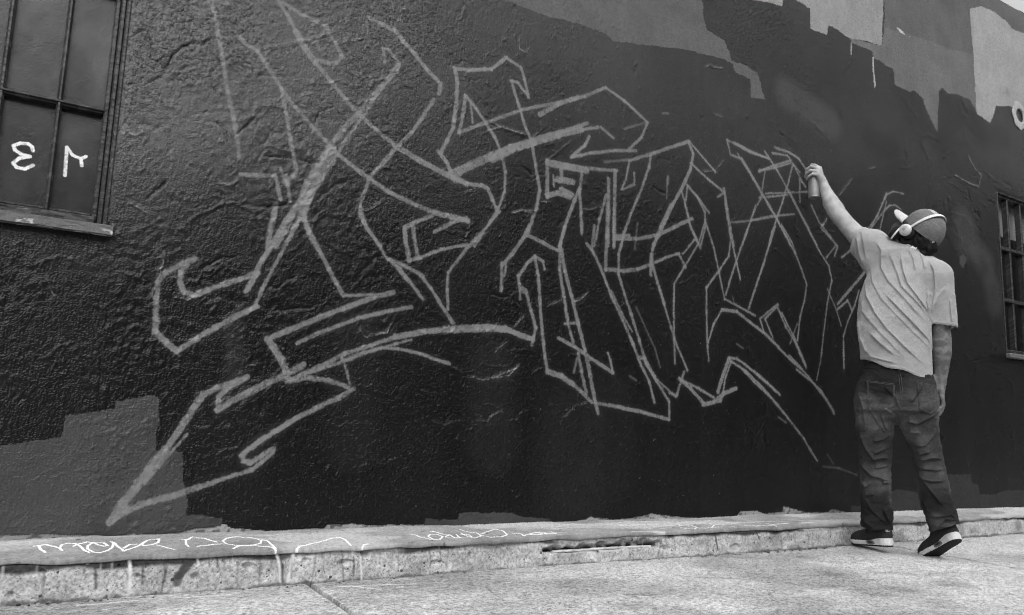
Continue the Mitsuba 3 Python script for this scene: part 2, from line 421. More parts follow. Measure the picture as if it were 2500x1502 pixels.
0.016 1 4.440,1.892 4.593,2.034 4.662,2.086 4.730,2.103 4.796,2.085
0.016 0.9 4.534,1.879 4.631,2.110
0.022 1 3.509,1.279 3.575,1.177 3.649,1.101 3.748,0.958
0.022 1 3.509,1.049 3.620,0.983 3.695,0.943
0.015 0.8 3.678,1.203 3.610,1.081
0.020 1 3.689,1.035 3.748,0.951
0.016 1 4.109,1.092 4.110,0.972
0.015 0.7 3.901,1.077 3.883,0.995 3.843,0.885
0.018 0.3 3.886,0.387 4.029,0.377 4.205,0.334
0.018 0.25 3.924,0.456 3.979,0.403
0.018 1 3.507,1.300 3.356,1.199 3.383,1.136
0.018 1 3.514,1.296 3.398,1.203 3.459,1.106
0.020 1 3.542,1.252 3.648,1.118 3.744,0.968
0.024 1 1.474,1.458 1.403,1.424 1.328,1.373
0.026 1 1.317,1.442 1.228,1.395 1.193,1.368
0.030 1 1.189,1.371 1.200,1.307 1.219,1.237
0.026 1 1.225,1.388 1.240,1.320 1.258,1.253
0.022 1 1.219,1.237 1.266,1.254 1.362,1.303 1.487,1.343
0.030 1 1.355,1.452 1.483,1.449
0.034 1 1.839,2.015 1.942,2.094 2.058,2.158
0.038 0.6 1.433,1.647 1.410,1.613
0.016 0.4 2.649,1.878 2.644,1.761
0.016 0.5 2.447,1.599 2.429,1.464
0.016 0.4 2.441,1.170 2.496,1.084 2.568,0.974 2.602,0.886
0.018 0.35 2.402,0.829 2.445,0.812
0.016 0.4 3.165,1.045 3.211,1.026
0.018 0.4 3.495,0.659 3.558,0.633
0.012 0.35 3.136,1.306 3.143,1.270""")
# rolled and brushed patches: albedo, softness, outline X,Z
PATCH = parse(""".10 .02 1.673,2.518 1.832,2.513 1.998,2.534 2.237,2.540 2.281,2.518 2.459,2.555 2.683,2.605 2.819,2.627 3.081,2.656 3.162,2.650 3.096,2.770 2.936,2.790 2.910,2.910 2.879,3.099 1.297,2.640 1.470,2.513
.10 .008 3.162,2.650 3.176,2.603 3.302,2.598 3.307,2.488 3.430,2.510 3.360,2.656 3.275,2.672 3.094,2.670
.04 .12 1.089,2.379 1.169,2.316 1.408,2.333 1.668,2.336 1.948,2.415 1.661,2.514 1.484,2.518
.25 .006 3.317,3.100 3.465,3.135 3.603,3.157 3.638,3.543 3.208,3.484
.25 .006 3.719,3.244 3.805,3.234 3.872,3.232 3.873,3.095 4.033,3.101 4.062,3.182 4.166,3.171 4.291,3.158 4.477,3.199 4.651,3.214 4.722,3.834 3.662,3.552
.13 .008 4.291,3.158 4.308,3.137 4.531,3.143 4.547,3.100 4.777,3.083 4.793,2.978 4.976,2.967 5.020,2.997 5.144,2.962 5.162,2.916 5.251,2.813 5.311,2.752 5.363,3.083 5.412,3.125 5.501,3.094 5.561,3.117 5.801,3.134 5.903,3.053 5.893,3.534 5.525,3.470 5.272,3.445 5.031,3.415 4.701,3.378 4.651,3.216
.10 .008 4.722,3.834 4.691,3.369 5.031,3.415 5.272,3.445 5.524,3.463 5.897,3.528 5.882,3.905 6.070,3.993 6.311,4.016 6.527,3.981 6.565,3.952 6.788,3.982 6.996,4.002 7.037,4.286 6.290,4.299
.30 .006 5.882,3.905 6.070,3.993 6.311,4.013 6.527,3.981 6.565,3.952 6.789,3.987 7.311,4.030 7.194,3.258 6.685,3.222 6.434,3.244 6.293,3.201 6.212,3.187 6.146,3.071 6.090,3.012 5.914,3.043 5.893,3.078 5.897,3.528
.05 .01 5.518,1.865 5.590,1.886 5.616,1.847 5.569,1.777 5.526,1.803
.030 .006 5.235,0.322 5.524,0.318 5.533,0.257 5.622,0.245 5.619,0.178 5.859,0.174 5.949,0.195 6.806,0.184 6.772,-0.033 4.872,0.052 5.153,0.157
.030 .006 4.557,0.227 4.638,0.241 4.850,0.212 4.891,0.070 4.548,0.084
.030 .006 4.136,0.156 4.287,0.154 4.282,0.078 4.132,0.093
.035 .008 -0.200,0.452 -0.083,0.483 -0.001,0.504 0.079,0.516 0.077,0.582 0.144,0.592 0.211,0.604 0.213,0.631 0.317,0.652 0.341,0.646 0.349,0.472 0.434,0.468 0.458,0.256 0.514,0.259 0.577,0.248 0.575,0.171 -0.211,0.204
.035 .008 1.345,0.208 1.494,0.198 1.505,0.226 1.659,0.218 1.660,0.223 1.862,0.190 1.967,0.179 1.836,0.144 1.347,0.170
.024 .03 0.525,0.876 0.576,0.904 0.587,0.834 0.589,0.746 0.569,0.716
.5 .004 4.834,3.417 4.896,3.416 4.950,3.393 5.020,3.398 4.904,3.387
.3 .004 4.293,3.136 4.308,3.137 4.303,3.045 4.290,3.047
.35 .004 4.532,3.102 4.555,3.103 4.547,3.041 4.562,2.903 4.545,2.880 4.534,3.013
.24 .02 6.399,3.406 6.452,3.392 6.459,3.336 6.404,3.336
.03 .12 1.347,2.423 1.687,2.293 2.772,2.384 2.741,1.913 3.608,1.589 4.387,0.956 6.088,0.204 6.576,2.419 4.048,2.700 3.652,2.997 3.279,3.087""")
# lower edge of the paint, above the ledge
# cracks one can follow: up (1) or down (-1)
CRACK = parse("""-1 0 0.136,1.859 0.159,1.891 0.183,1.908 0.194,1.902 0.200,1.867 0.223,1.825
-1 0 0.211,1.724 0.245,1.752 0.262,1.799 0.274,1.840 0.308,1.888 0.342,1.911
-1 0 0.367,1.909 0.393,1.939
-1 0 0.229,1.808 0.257,1.792
-1 0 0.419,1.762 0.433,1.741
-1 0 0.441,1.636 0.478,1.607 0.481,1.570
-1 0 0.513,1.609 0.566,1.679
-1 0 0.618,1.550 0.698,1.558
-1 0 0.633,1.359 0.711,1.377
-1 0 0.243,1.316 0.294,1.384
-1 0 0.669,1.555 0.737,1.566 0.795,1.556
-1 0 0.618,1.354 0.683,1.372 0.736,1.397
-1 0 0.796,1.723 0.806,1.766 0.857,1.799
1 0 0.576,1.960 0.654,1.994 0.747,2.046 0.836,2.105
1 0 0.885,2.078 0.919,2.099 0.959,2.119
1 0 1.075,2.247 1.097,2.251 1.120,2.247 1.128,2.302 1.162,2.312
1 0 1.049,2.312 1.078,2.322 1.088,2.281
1 0 1.713,2.350 1.715,2.302 1.752,2.292 1.769,2.326
1 0 1.531,1.849 1.572,1.874 1.632,1.904 1.685,1.901 1.766,1.900
1 0 0.927,1.964 0.970,1.955 1.033,1.976
1 0 0.731,1.814 0.775,1.836
1 0 1.019,1.405 1.046,1.423 1.099,1.474
1 0 1.475,1.611 1.517,1.589 1.477,1.574
1 0 1.712,1.523 1.752,1.537 1.815,1.545
1 0 1.582,1.915 1.635,1.901 1.688,1.902 1.760,1.895
1 0 1.711,1.519 1.764,1.543 1.827,1.547
1 0 2.102,1.611 2.142,1.610 2.243,1.653
-1 0 1.738,1.748 1.784,1.734 1.803,1.715
-1 0 2.534,1.811 2.626,1.784
1 0 2.934,2.564 2.974,2.590 3.000,2.583 3.067,2.597
1 0 2.997,2.310 3.063,2.307
1 0 2.918,1.960 3.008,1.988 3.074,2.059
1 0 1.862,1.600 1.908,1.612
1 0 0.458,0.665 0.516,0.678
1 0 0.621,0.771 0.655,0.776
1 0 0.468,0.547 0.506,0.550
1 0 1.029,0.932 1.051,0.908 1.139,0.931 1.158,0.966
1 0 1.514,0.778 1.587,0.768 1.719,0.796 1.768,0.842
1 0 1.380,0.962 1.417,0.986
1 0 1.528,0.989 1.578,0.972 1.635,0.992 1.654,1.030
1 0 1.736,1.008 1.786,1.064
1 0 1.354,0.589 1.415,0.576 1.483,0.598
1 0 1.554,0.600 1.619,0.594 1.642,0.623 1.691,0.638
1 0 1.639,0.891 1.696,0.939
-1 0 0.695,0.976 0.834,1.003
1 0 1.905,1.114 1.941,1.133 2.006,1.171
1 0 2.054,1.153 2.102,1.174 2.141,1.210
1 0 2.021,0.625 2.076,0.672 2.162,0.697
1 0 1.630,0.777 1.679,0.801 1.755,0.827
-1 0 1.615,1.142 1.700,1.137 1.762,1.114
1 0 4.112,2.055 4.202,2.137 4.257,2.192
1.5 0 3.919,1.810 3.987,1.884
1 0 5.728,2.668 5.815,2.583 5.910,2.550 5.849,2.446 5.682,2.452 5.521,2.471
1 0 4.442,2.296 4.518,2.323
1 0 0.139,1.515 0.157,1.537 0.188,1.527 0.212,1.544
1 0 0.195,1.289 0.243,1.269 0.269,1.262
1 0 0.471,1.413 0.511,1.415 0.532,1.437
-1 0 0.463,1.381 0.481,1.372
1 0 0.312,1.131 0.301,1.027 0.280,0.973
1 0 0.361,0.988 0.398,0.983 0.445,1.003
1 0 0.464,0.976 0.506,0.998
1 0 -0.006,0.979 0.010,0.954""")
EDGE = np.array([[float(t) for t in q.split(",")] for q in "-0.214,0.232 -0.055,0.222 0.207,0.208 0.401,0.200 0.502,0.213 0.571,0.218 0.579,0.225 0.610,0.208 0.678,0.198 0.776,0.189 0.800,0.191 0.784,0.190 0.797,0.195 0.892,0.192 0.934,0.188 0.948,0.202 0.991,0.205 1.043,0.204 1.096,0.195 1.136,0.190 1.218,0.189 1.339,0.183 1.465,0.173 1.504,0.162 1.669,0.163 1.863,0.153 1.856,0.161 1.997,0.161 2.071,0.160 2.145,0.163 2.183,0.181 2.207,0.172 2.340,0.158 2.484,0.165 2.552,0.177 2.689,0.157 2.860,0.136 3.051,0.131 3.151,0.140 3.177,0.161 3.307,0.159 3.360,0.145 3.325,0.143 3.518,0.146 3.527,0.176 3.600,0.159 3.700,0.137 3.924,0.129 3.944,0.143 4.145,0.111 4.260,0.104 4.554,0.104 5.267,0.086 5.702,0.074 6.259,0.071 6.989,0.056".split()])
DIGITS = parse("""0.012 1 -0.098,1.426 -0.102,1.439 -0.113,1.446 -0.135,1.443 -0.151,1.431 -0.146,1.418 -0.129,1.408 -0.104,1.405
0.012 1 -0.104,1.405 -0.132,1.393 -0.146,1.374 -0.136,1.362 -0.113,1.361 -0.093,1.378
0.012 1 -0.002,1.362 -0.004,1.410 -0.006,1.458
0.012 1 -0.006,1.458 0.013,1.435 0.038,1.428 0.051,1.439
0.012 1 0.038,1.426 0.042,1.405""")


def segments(strokes, soft, alb, wscale=1.0, amax=1.0):
    out = []
    for w, al, p in strokes:
        for a, b in zip(p[:-1], p[1:]):
            out.append([*a, *b, float(w) * wscale / 2, soft, float(al) * amax, alb])
    return out


def wander(p, g):
    """a polyline made jagged"""
    out = [p[0]]
    for a, b in zip(p[:-1], p[1:]):
        n = max(1, int(np.hypot(*(b - a)) / .010))
        for t in (np.arange(n) + 1) / n:
            out.append(a + (b - a) * t + (g.normal(0, .0022, 2) if t < 1 else 0))
    return np.array(out)


soft_patches = [(float(v), float(s), p) for v, s, p in PATCH if float(s) >= 0.025]
hard_patches = [(float(v), float(s), p) for v, s, p in PATCH if float(s) < 0.025]
r = R0(5)
wall_segs = []
# broad soft smudges: older paint, and the hand's shadow painted in behind the can
for v, s, p in soft_patches:
    if s > 0.1:
        continue
    c = p.mean(0); q = p - c
    w, vec = np.linalg.eigh(q.T @ q / len(q))
    L, W = math.sqrt(w[1]) * 1.3, math.sqrt(w[0]) * 1.5
    wall_segs.append([*(c - vec[:, 1] * L), *(c + vec[:, 1] * L), W, W * 0.9, .85, v])
for x0, z0, x1, z1, w, al, v in [(0.9, 2.75, 2.3, 2.47, .22, .6, .05), (1.0, 0.95, 1.02, 0.5, .10, .35, .022), (1.62, 0.85, 1.64, 0.5, .12, .4, .028), (2.3, .7, 2.31, .4, .14, .3, .026), (2.75, 1.2, 2.76, .35, .2, .25, .013),
                                 (2.05, .6, 2.06, .3, .16, .3, .03), (1.28, .5, 1.3, .25, .12, .3, .012), (0.6, .55, .62, .3, .1, .4, .012),
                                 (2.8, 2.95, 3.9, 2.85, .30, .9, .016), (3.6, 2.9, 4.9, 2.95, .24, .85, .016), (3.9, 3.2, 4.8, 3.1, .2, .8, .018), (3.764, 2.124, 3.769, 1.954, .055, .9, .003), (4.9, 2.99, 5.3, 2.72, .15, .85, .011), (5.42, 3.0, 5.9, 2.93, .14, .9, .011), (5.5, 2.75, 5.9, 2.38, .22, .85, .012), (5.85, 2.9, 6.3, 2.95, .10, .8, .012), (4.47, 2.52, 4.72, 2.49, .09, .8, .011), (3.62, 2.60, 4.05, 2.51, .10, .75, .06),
                                 (5.63, 2.1, 5.64, 2.01, .15, .7, .055), (5.81, 1.91, 5.9, 1.85, .12, .7, .05), (5.88, 1.77, 5.9, 1.75, .09, .8, .014), (5.98, 1.68, 6.0, 1.6, .12, .6, .045)]:
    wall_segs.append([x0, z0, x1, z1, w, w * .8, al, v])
for s_, _, p in CRACK:                               # thin pale broken lines along the raised cracks
    if float(s_) > 0:
        q = wander(p, r)
        for a, b in zip(q[:-1], q[1:]):
            wall_segs.append([*a, *b, .0013 * float(s_) + .0003 * max(a[0], 0), .003, (.5 if a[1] > .75 else .12) * float(s_) ** 1.5 * r.uniform(.2, 1.2), .30])
    else:                                           # grime sits in the sunken ones
        for a, b in zip(p[:-1], p[1:]):
            wall_segs.append([*a, *b, .0022, .003, .8, .003])
wall_segs += segments(SPRAY, 0.007, 0.22, 0.64, .88)


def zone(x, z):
    """fresh black coat low, older grey coat high, sky glare painted into the grey"""
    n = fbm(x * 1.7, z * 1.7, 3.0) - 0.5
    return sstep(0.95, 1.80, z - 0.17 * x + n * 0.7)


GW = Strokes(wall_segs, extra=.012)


def wall_base(p, lo, hi):
    x, z = p.x, p.z
    n1 = fbm(x * 5, z * 5, 1.0, 4)
    streak = fbm(x * 55, z * 4, 5.0, 2)
    speck = noise(x * 420, z * 420, 2.0)
    band = mikit.cell_rand(x / .21 + .3 * noise(z * 1.5, 2.0), 3.0, 0.0)
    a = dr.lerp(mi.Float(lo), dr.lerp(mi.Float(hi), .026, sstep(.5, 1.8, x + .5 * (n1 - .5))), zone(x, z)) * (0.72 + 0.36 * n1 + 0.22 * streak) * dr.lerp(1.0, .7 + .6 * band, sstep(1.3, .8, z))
    a *= 0.45 + .6 * speck + .5 * noise(x * 190, z * 190, 8.0)
    # flecks of bare plaster
    a = dr.lerp(a, 0.20, pits(x, z, .017, .07) * noise(x * 3, z * 3, 1.0))
    return dr.lerp(a, 0.18, pits(x, z, .045, .035, 4.0) * sstep(.4, .6, noise(x * 60, z * 60, 1.0)) * sstep(.3, 2.5, x))


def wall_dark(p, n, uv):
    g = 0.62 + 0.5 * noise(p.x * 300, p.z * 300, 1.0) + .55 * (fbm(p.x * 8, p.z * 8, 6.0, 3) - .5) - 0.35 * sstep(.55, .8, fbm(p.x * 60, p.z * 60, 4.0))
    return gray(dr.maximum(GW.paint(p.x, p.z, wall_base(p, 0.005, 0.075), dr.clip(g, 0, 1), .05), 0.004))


def wall_low_grey(p, n, uv):
    m = 0.052 * (0.8 + 0.4 * fbm(p.x * 9, p.z * 9, 2.0)) * (0.75 + .5 * noise(p.x * 420, p.z * 420, 2.0))
    g = 0.75 + 0.4 * noise(p.x * 350, p.z * 350, 1.0)
    return gray(GW.paint(p.x, p.z, m, dr.clip(g, 0, 1), .05))


def wall_grey(v):
    def fn(p, n, uv):
        s = fbm(p.x * 6, p.z * 6, 2.0) * .7 + fbm(p.x * 40, p.z * 5, 7.0, 2) * .3
        k = v * (0.78 + 0.44 * s) * (0.65 + .4 * noise(p.x * 300, p.z * 300, 2.0) + .3 * noise(p.x * 90, p.z * 120, 5.0))
        return gray(dr.lerp(k, v * .6, sstep(.64, .85, fbm(p.x * 5, p.z * 6, 3.0, 4)) * .35))
    return fn


def stucco(p, n, uv):
    x, z = p.x, p.z
    f = fbm(x * 95, z * 95, 1.0, 3)
    g = .25 + 1.3 * sstep(.35, .7, fbm(x * 2.6, z * 2.6, 6.0, 3))
    return 0.0020 * f * g + 0.0012 * noise(x * 240, z * 60, 3.0) + .0012 * noise(x * 330, z * 330, 5.0) + .003 * g * sstep(.72, .82, noise(x * 110, z * 110, 7.0))


def bare_plaster(p, n, uv):
    x, z = p.x, p.z
    s = fbm(x * 14, z * 30, 2.0, 4)
    k = 0.16 + 0.26 * s
    return gray(dr.lerp(k, 0.05, sstep(.6, .75, noise(x * 60, z * 60, 5.0)) * .7) * (0.85 + .3 * noise(x * 400, z * 400, 1.0)))


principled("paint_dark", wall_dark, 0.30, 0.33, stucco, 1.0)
principled("paint_low_grey", wall_low_grey, 0.30 + .05, 0.33, stucco, 1.0)
for k, v in enumerate(sorted({h[0] for h in hard_patches if h[0] != .035})):
    principled(f"paint_grey_{k}", wall_grey(v), 0.6, 0.3, stucco, .7)
GREY = {v: f"paint_grey_{k}" for k, v in enumerate(sorted({h[0] for h in hard_patches if h[0] != .035}))}
GREY[.035] = "paint_low_grey"
principled("plaster_bare", bare_plaster, 0.85, 0.3, stucco, 1.5)

# ---------------------------------------------------------------- the wall: one displaced sheet, split by what is painted where
WZ = 4.15
WINS = [(-0.97, 0.132, 1.17, 2.47), (6.14, 7.02, 1.185, 2.47)]          # openings x0 x1 z0 z1
xs = [-0.42]
while xs[-1] < 7.4:
    xs.append(xs[-1] + np.interp(xs[-1], [0, 1, 2, 3, 4.5, 7], [.0042, .0046, .0056, .0075, .011, .016]))
xs = np.concatenate([np.arange(-4, -.42, .06), xs, np.arange(7.45, 14, .08)])
zs = [-0.12]
while zs[-1] < WZ:
    zs.append(zs[-1] + np.interp(zs[-1], [0, 1.5, 2.6, 4.2], [.0052, .0055, .0075, .010]))
zs = np.array(zs)
for x0, x1, z0, z1 in WINS:
    for arr, vals in ((xs, (x0, x1)), (zs, (z0, z1))):
        for vv in vals:
            arr[np.abs(arr - vv).argmin()] = vv
zs[-1] = WZ
X, Z = np.meshgrid(xs.astype(np.float32), zs.astype(np.float32), indexing="ij")


def cracks(seed, n, xr, zr, length, step):
    """raised and sunken crack lines as (polyline, height, width)"""
    g = R0(seed); out = []
    for _ in range(n):
        p = np.array([g.uniform(*xr), g.uniform(*zr)]); base = g.uniform(0, 6.283)
        L = g.uniform(*length); pts = [p]
        for _ in range(int(1.5 * L / step)):
            base += g.normal(0, .18); a = base + g.normal(0, .75)
            pts.append(pts[-1] + step * np.array([math.cos(a), math.sin(a) * .75]))
        out.append((np.array(pts), g.choice([-1, 1, 1]) * g.uniform(.5, 1.6), g.uniform(.0028, .005)))
        if g.random() < .5 and len(pts) > 4:
            q = [pts[len(pts) // 2]]; b = a + g.choice([-1.2, 1.2])
            for _ in range(len(pts) // 2):
                b += g.normal(0, .5); q.append(q[-1] + step * np.array([math.cos(b), math.sin(b)]))
            out.append((np.array(q), g.uniform(.6, 1.2), .004))
    return out


def relief():
    left = smooth01(3.0, .3, X)
    spots = np.zeros_like(X)                                                         # where old plaster has crusted and broken up
    for sx, sz, rx, rz, am in [(.26, 1.16, .16, .26, 1.), (.75, 1.5, .22, .30, .9), (.45, .95, .40, .12, .8), (.55, 1.75, .2, .12, .6), (.25, .8, .5, .16, .8), (.95, 1.25, .25, .25, .6), (1.35, 1.1, .2, .3, .45), (.5, .62, .3, .12, .7), (.05, .9, .3, .15, .8)]:
        spots = np.maximum(spots, am * np.exp(-((X - sx) / rx) ** 2 - ((Z - sz) / rz) ** 2))
    spots = np.clip(spots * (1 + 1.3 * lattice(X, Z, .12, 3)), 0, 1.2)
    fine = .45 + .55 * left
    h = .0016 * lattice(X, Z, .34, 1) + .0005 * lattice(X, Z, .13, 2)
    h += fine * (.00025 * lattice(X, Z, .05, 4, .04) + .00030 * lattice(X, Z, .024, 5) + .0006 * lattice(X, Z, .0125, 6))
    h += spots * (.0008 * lattice(X, Z, .032, 33, .022) + .0014 * lattice(X, Z, .016, 34) + .0014 * lattice(X, Z, .010, 35))
    crust = np.clip(lattice(X, Z, .04, 7, .026) - .35, 0, 1) * np.clip(lattice(X, Z, .2, 8) + .05, 0, 1)
    h += .0045 * crust * (.15 + .85 * left)
    cs = cracks(11, 95, (-.2, 1.9), (.5, 2.3), (.05, .22), .010) + cracks(12, 45, (1.2, 3.4), (.3, 2.4), (.05, .22), .011)
    cs += cracks(13, 50, (.1, 1.2), (1.3, 2.1), (.1, .35), .012) + cracks(14, 40, (3.2, 7), (.4, 3), (.1, .4), .02) + cracks(15, 14, (5, 6.2), (2.2, 3.0), (.3, .8), .028)
    g = R0(20)
    cs += [(wander(p, g), (1.6 if float(s_) > 0 else 2.6) * float(s_), .0042) for s_, _, p in CRACK]
    for pts, amp, w in cs:
        if pts[:, 0].mean() > 3: amp *= .8; w *= 1.6
        i0, i1 = np.searchsorted(xs, [pts[:, 0].min() - .03, pts[:, 0].max() + .03])
        j0, j1 = np.searchsorted(zs, [pts[:, 1].min() - .03, pts[:, 1].max() + .03])
        x, z = X[i0:i1, j0:j1], Z[i0:i1, j0:j1]
        if x.size == 0: continue
        d = np.full(x.shape, 9.)
        for a, b in zip(pts[:-1], pts[1:]):
            d = np.minimum(d, seg_dist(x, z, a, b)[0])
        h[i0:i1, j0:j1] += amp * .0030 * np.exp(-(d / w) ** 2) * (.6 + .5 * lattice(x, z, .02, 9))
    g = R0(21)
    for _ in range(2600):                                                              # lumps, drips and chips
        cx = g.uniform(-.3, 6.8) if g.random() < .3 else (g.uniform(-.3, 2.6) if g.random() < .5 else .15 + abs(g.normal(0, .55)))
        cz = g.uniform(.22, 2.6); rad = (.0028 + .006 * g.random() ** 2.5) * (1 + .12 * max(cx, 0)); am = g.choice([1, 1, 1, -1]) * g.uniform(.001, .0042)
        i0, i1 = np.searchsorted(xs, [cx - 3 * rad, cx + 3 * rad]); j0, j1 = np.searchsorted(zs, [cz - 3 * rad, cz + 3 * rad])
        h[i0:i1, j0:j1] += am * np.exp(-((X[i0:i1, j0:j1] - cx) ** 2 + ((Z[i0:i1, j0:j1] - cz) / g.uniform(.6, 1.3)) ** 2) / rad ** 2)
    # the coat of paint ends with a thick lip above the ledge; bare plaster below lies deeper
    ez = np.interp(xs, EDGE[:, 0], EDGE[:, 1])[:, None]
    h += .003 * smooth01(-.004, .004, Z - ez) + .002 * lattice(X, Z, .02, 10) * (Z < ez)
    # the vent hole high up at the right
    d = np.hypot(X - HOLE[0], Z - HOLE[1])
    h *= smooth01(.10, .16, d)
    for x0, x1, z0, z1 in WINS:                                                        # even plaster against the window casings
        dd = np.maximum(np.maximum(x0 - X, X - x1), np.maximum(z0 - Z, Z - z1))
        h *= .15 + .85 * smooth01(0, .03, dd)
    return h


HOLE = (6.60, 3.20)
H = relief()
Hz = H.copy()
top = Z.copy()
top[:, -1] += .025 * lattice(X[:, -1], Z[:, -1] * 0, .35, 31) + .012 * lattice(X[:, -1], Z[:, -1] * 0, .07, 32)      # ragged top edge
WV = np.stack([X, -H, top], -1).reshape(-1, 3).astype(np.float64)
WF = grid_faces(len(xs), len(zs))
C3 = WV[WF].mean(1); cx, cz = C3[:, 0], C3[:, 2]
keep = np.ones(len(WF), bool)
for x0, x1, z0, z1 in WINS:
    keep &= ~((cx > x0) & (cx < x1) & (cz > z0) & (cz < z1))
keep &= np.hypot(cx - HOLE[0], cz - HOLE[1]) > .058
WF, cx, cz = WF[keep], cx[keep], cz[keep]
WN = vnormals(WV, WF)
if WN[len(WN) // 2, 1] > 0:
    WF = WF[:, ::-1]; WN = -WN


def inside(px, pz, poly):
    c = np.zeros(len(px), bool); q = np.roll(poly, 1, 0)
    for (x0, z0), (x1, z1) in zip(poly, q):
        with np.errstate(divide="ignore", invalid="ignore"):
            c ^= ((z0 > pz) != (z1 > pz)) & (px < (x1 - x0) * (pz - z0) / (z1 - z0) + x0)
    return c


what = np.zeros(len(WF), np.int32)                  # 0 dark paint, 1.. patches, -1 bare strip, 1000.. sprayed lines
wob = .006 * lattice(cx.astype(np.float32), cz.astype(np.float32), .03, 40) + .004 * lattice(cx.astype(np.float32), cz.astype(np.float32), .012, 41)
for k, (v, s, p) in enumerate(hard_patches):
    b = (cx > p[:, 0].min() - .03) & (cx < p[:, 0].max() + .03) & (cz > p[:, 1].min() - .03) & (cz < p[:, 1].max() + .03)
    q = np.flatnonzero(b)
    sc = min(1.0, s / .008)
    what[q[inside(cx[q] + wob[q] * sc, cz[q] + wob[q] * .8 * sc, p)]] = k + 1
on_dark = (what == 0) | np.isin(what, [k + 1 for k, h in enumerate(hard_patches) if h[0] == .035])
base_what = what.copy()
for k, (w, al, p) in enumerate(SPRAY):
    w = float(w) / 2 * 0.64
    b = on_dark & (cx > p[:, 0].min() - w) & (cx < p[:, 0].max() + w) & (cz > p[:, 1].min() - w) & (cz < p[:, 1].max() + w)
    q = np.flatnonzero(b)
    d = np.full(len(q), 9.)
    for a, c in zip(p[:-1], p[1:]):
        d = np.minimum(d, seg_dist(cx[q], cz[q], a, c)[0])
    what[q[d < w]] = 1000 + k
what[cz < np.interp(cx, EDGE[:, 0], EDGE[:, 1]) + .5 * wob] = -1
B = "painted_building"


def pieces(mask):
    """the connected pieces of some of the wall's triangles; crumbs stay with the wall"""
    q = np.flatnonzero(mask)
    if len(q) < 7: return
    _, inv = np.unique(WF[q], return_inverse=True); t = inv.reshape(-1, 3)
    g = coo_matrix((np.ones(2 * len(t)), (np.r_[t[:, 0], t[:, 1]], np.r_[t[:, 1], t[:, 2]])), shape=(t.max() + 1,) * 2)
    c = connected_components(g, False)[1][t[:, 0]]
    for i in np.unique(c):
        out = np.zeros(len(WF), bool); out[q[c == i]] = True
        if (c == i).sum() > 12:
            yield out
        else:
            what[out] = 0


for k in np.unique(what)[::-1]:
    m = what == k
    if k >= 1000:
        for low in (0, 1):          # a line that crosses the grey coat keeps that coat's material under it
            mm = m & ((base_what > 0) == bool(low))
            for piece in pieces(mm):
                mesh, nn = sub(WV, WF, WN, piece)
                add(num(f"{B}__wall__spray_line"), mesh, "paint_low_grey" if low else "paint_dark", normals=nn)
    elif k > 0:
        mesh, nn = sub(WV, WF, WN, m)
        add(num(f"{B}__wall__paint_patch"), mesh, GREY[hard_patches[k - 1][0]], normals=nn)
    else:
        mesh, nn = sub(WV, WF, WN, m)
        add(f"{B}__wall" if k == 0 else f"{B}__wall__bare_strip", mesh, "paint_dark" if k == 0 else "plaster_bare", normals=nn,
            label=None if k == 0 else "strip of bare light plaster along the foot of the wall")
tag(B, "tall stucco building wall painted black, with a pale sprayed graffiti outline sketch", "building")

# building body behind the face, parapet
for key, lo, hi in (("parapet", (-4, .004, WZ - .06), (13.9, .25, WZ - .012)),):
    add(f"{B}__{key}", bbox(lo, hi, .004), "paint_dark")
principled("void", 0.012, 0.9, 0.1)
add(f"{B}__shell", cat([bbox((-4, 3.0, -.2), (13.9, 3.1, WZ - .1)), bbox((-4, .25, WZ - .2), (13.9, 3.0, WZ - .1))]), "void")
add(f"{B}__shell_001", cat([bbox((-4.1, .01, -.2), (-4, 3.1, WZ - .1)), bbox((13.9, .01, -.2), (14, 3.1, WZ - .1)), bbox((-4, .02, -.25), (13.9, 3.1, -.2))]), "void")

# vent hole: a ring of pale mortar round a dark pipe
principled("mortar", wall_grey(.42), .8, .3, stucco, 2.0)
# ---------------------------------------------------------------- windows
def wood(p, n, uv):
    s = fbm(p.x * 60 + p.y * 60, p.z * 14, 3.0, 3)
    f = sstep(.62, .7, noise(p.x * 45, p.z * 160 + p.y * 90, 2.0))
    return gray(dr.lerp(.020 * (.6 + .8 * s), .09, f * .5))


def wood_bump(p, n, uv):
    return .0012 * fbm(p.x * 70, p.z * 70, p.y * 70, 3) + .001 * sstep(.6, .7, noise(p.x * 45, p.z * 150 + p.y * 90, 2.0))


def sill_col(p, n, uv):
    e = sstep(.60, .72, fbm(p.x * 40, p.z * 60, p.y * 40, 3))
    return gray(dr.lerp(.12, .5, e * .85 * sstep(1.186, 1.176, p.z)) * (.8 + .4 * noise(p.x * 300, p.z * 300, p.y * 300)))


GD = Strokes(segments(DIGITS, .003, .85, .85), .05)


def pane_col(p, n, uv):
    k = .030 * (.02 + 2.1 * dr.square(fbm(p.x * 8, p.z * 6, 2.0, 4)) * 1.6) * (.75 + .5 * noise(p.x * 400, p.z * 400, 1.0))
    g = .8 + .5 * sstep(.2, .5, noise(p.x * 160, p.z * 160, 1.0)) - .15
    return gray(GD.paint(p.x, p.z, k, dr.clip(g, 0, 1)))


def pane_bump(p, n, uv):
    return .0016 * fbm(p.x * 16, p.z * 11, 5.0, 4) + .00025 * noise(p.x * 300, p.z * 300, 1.0)


principled("window_wood", wood, .38, .5, wood_bump)
principled("window_sill", sill_col, .6, .4, wood_bump, 1.5)
principled("painted_pane", pane_col, .32, .5, pane_bump)
scene["pane_glass"] = {"type": "thindielectric", "int_ior": 1.5}
principled("curtain_cloth", lambda p, n, uv: gray(.16 + .2 * fbm(p.x * 60, p.z * 5, 1.0)), .9, .1)

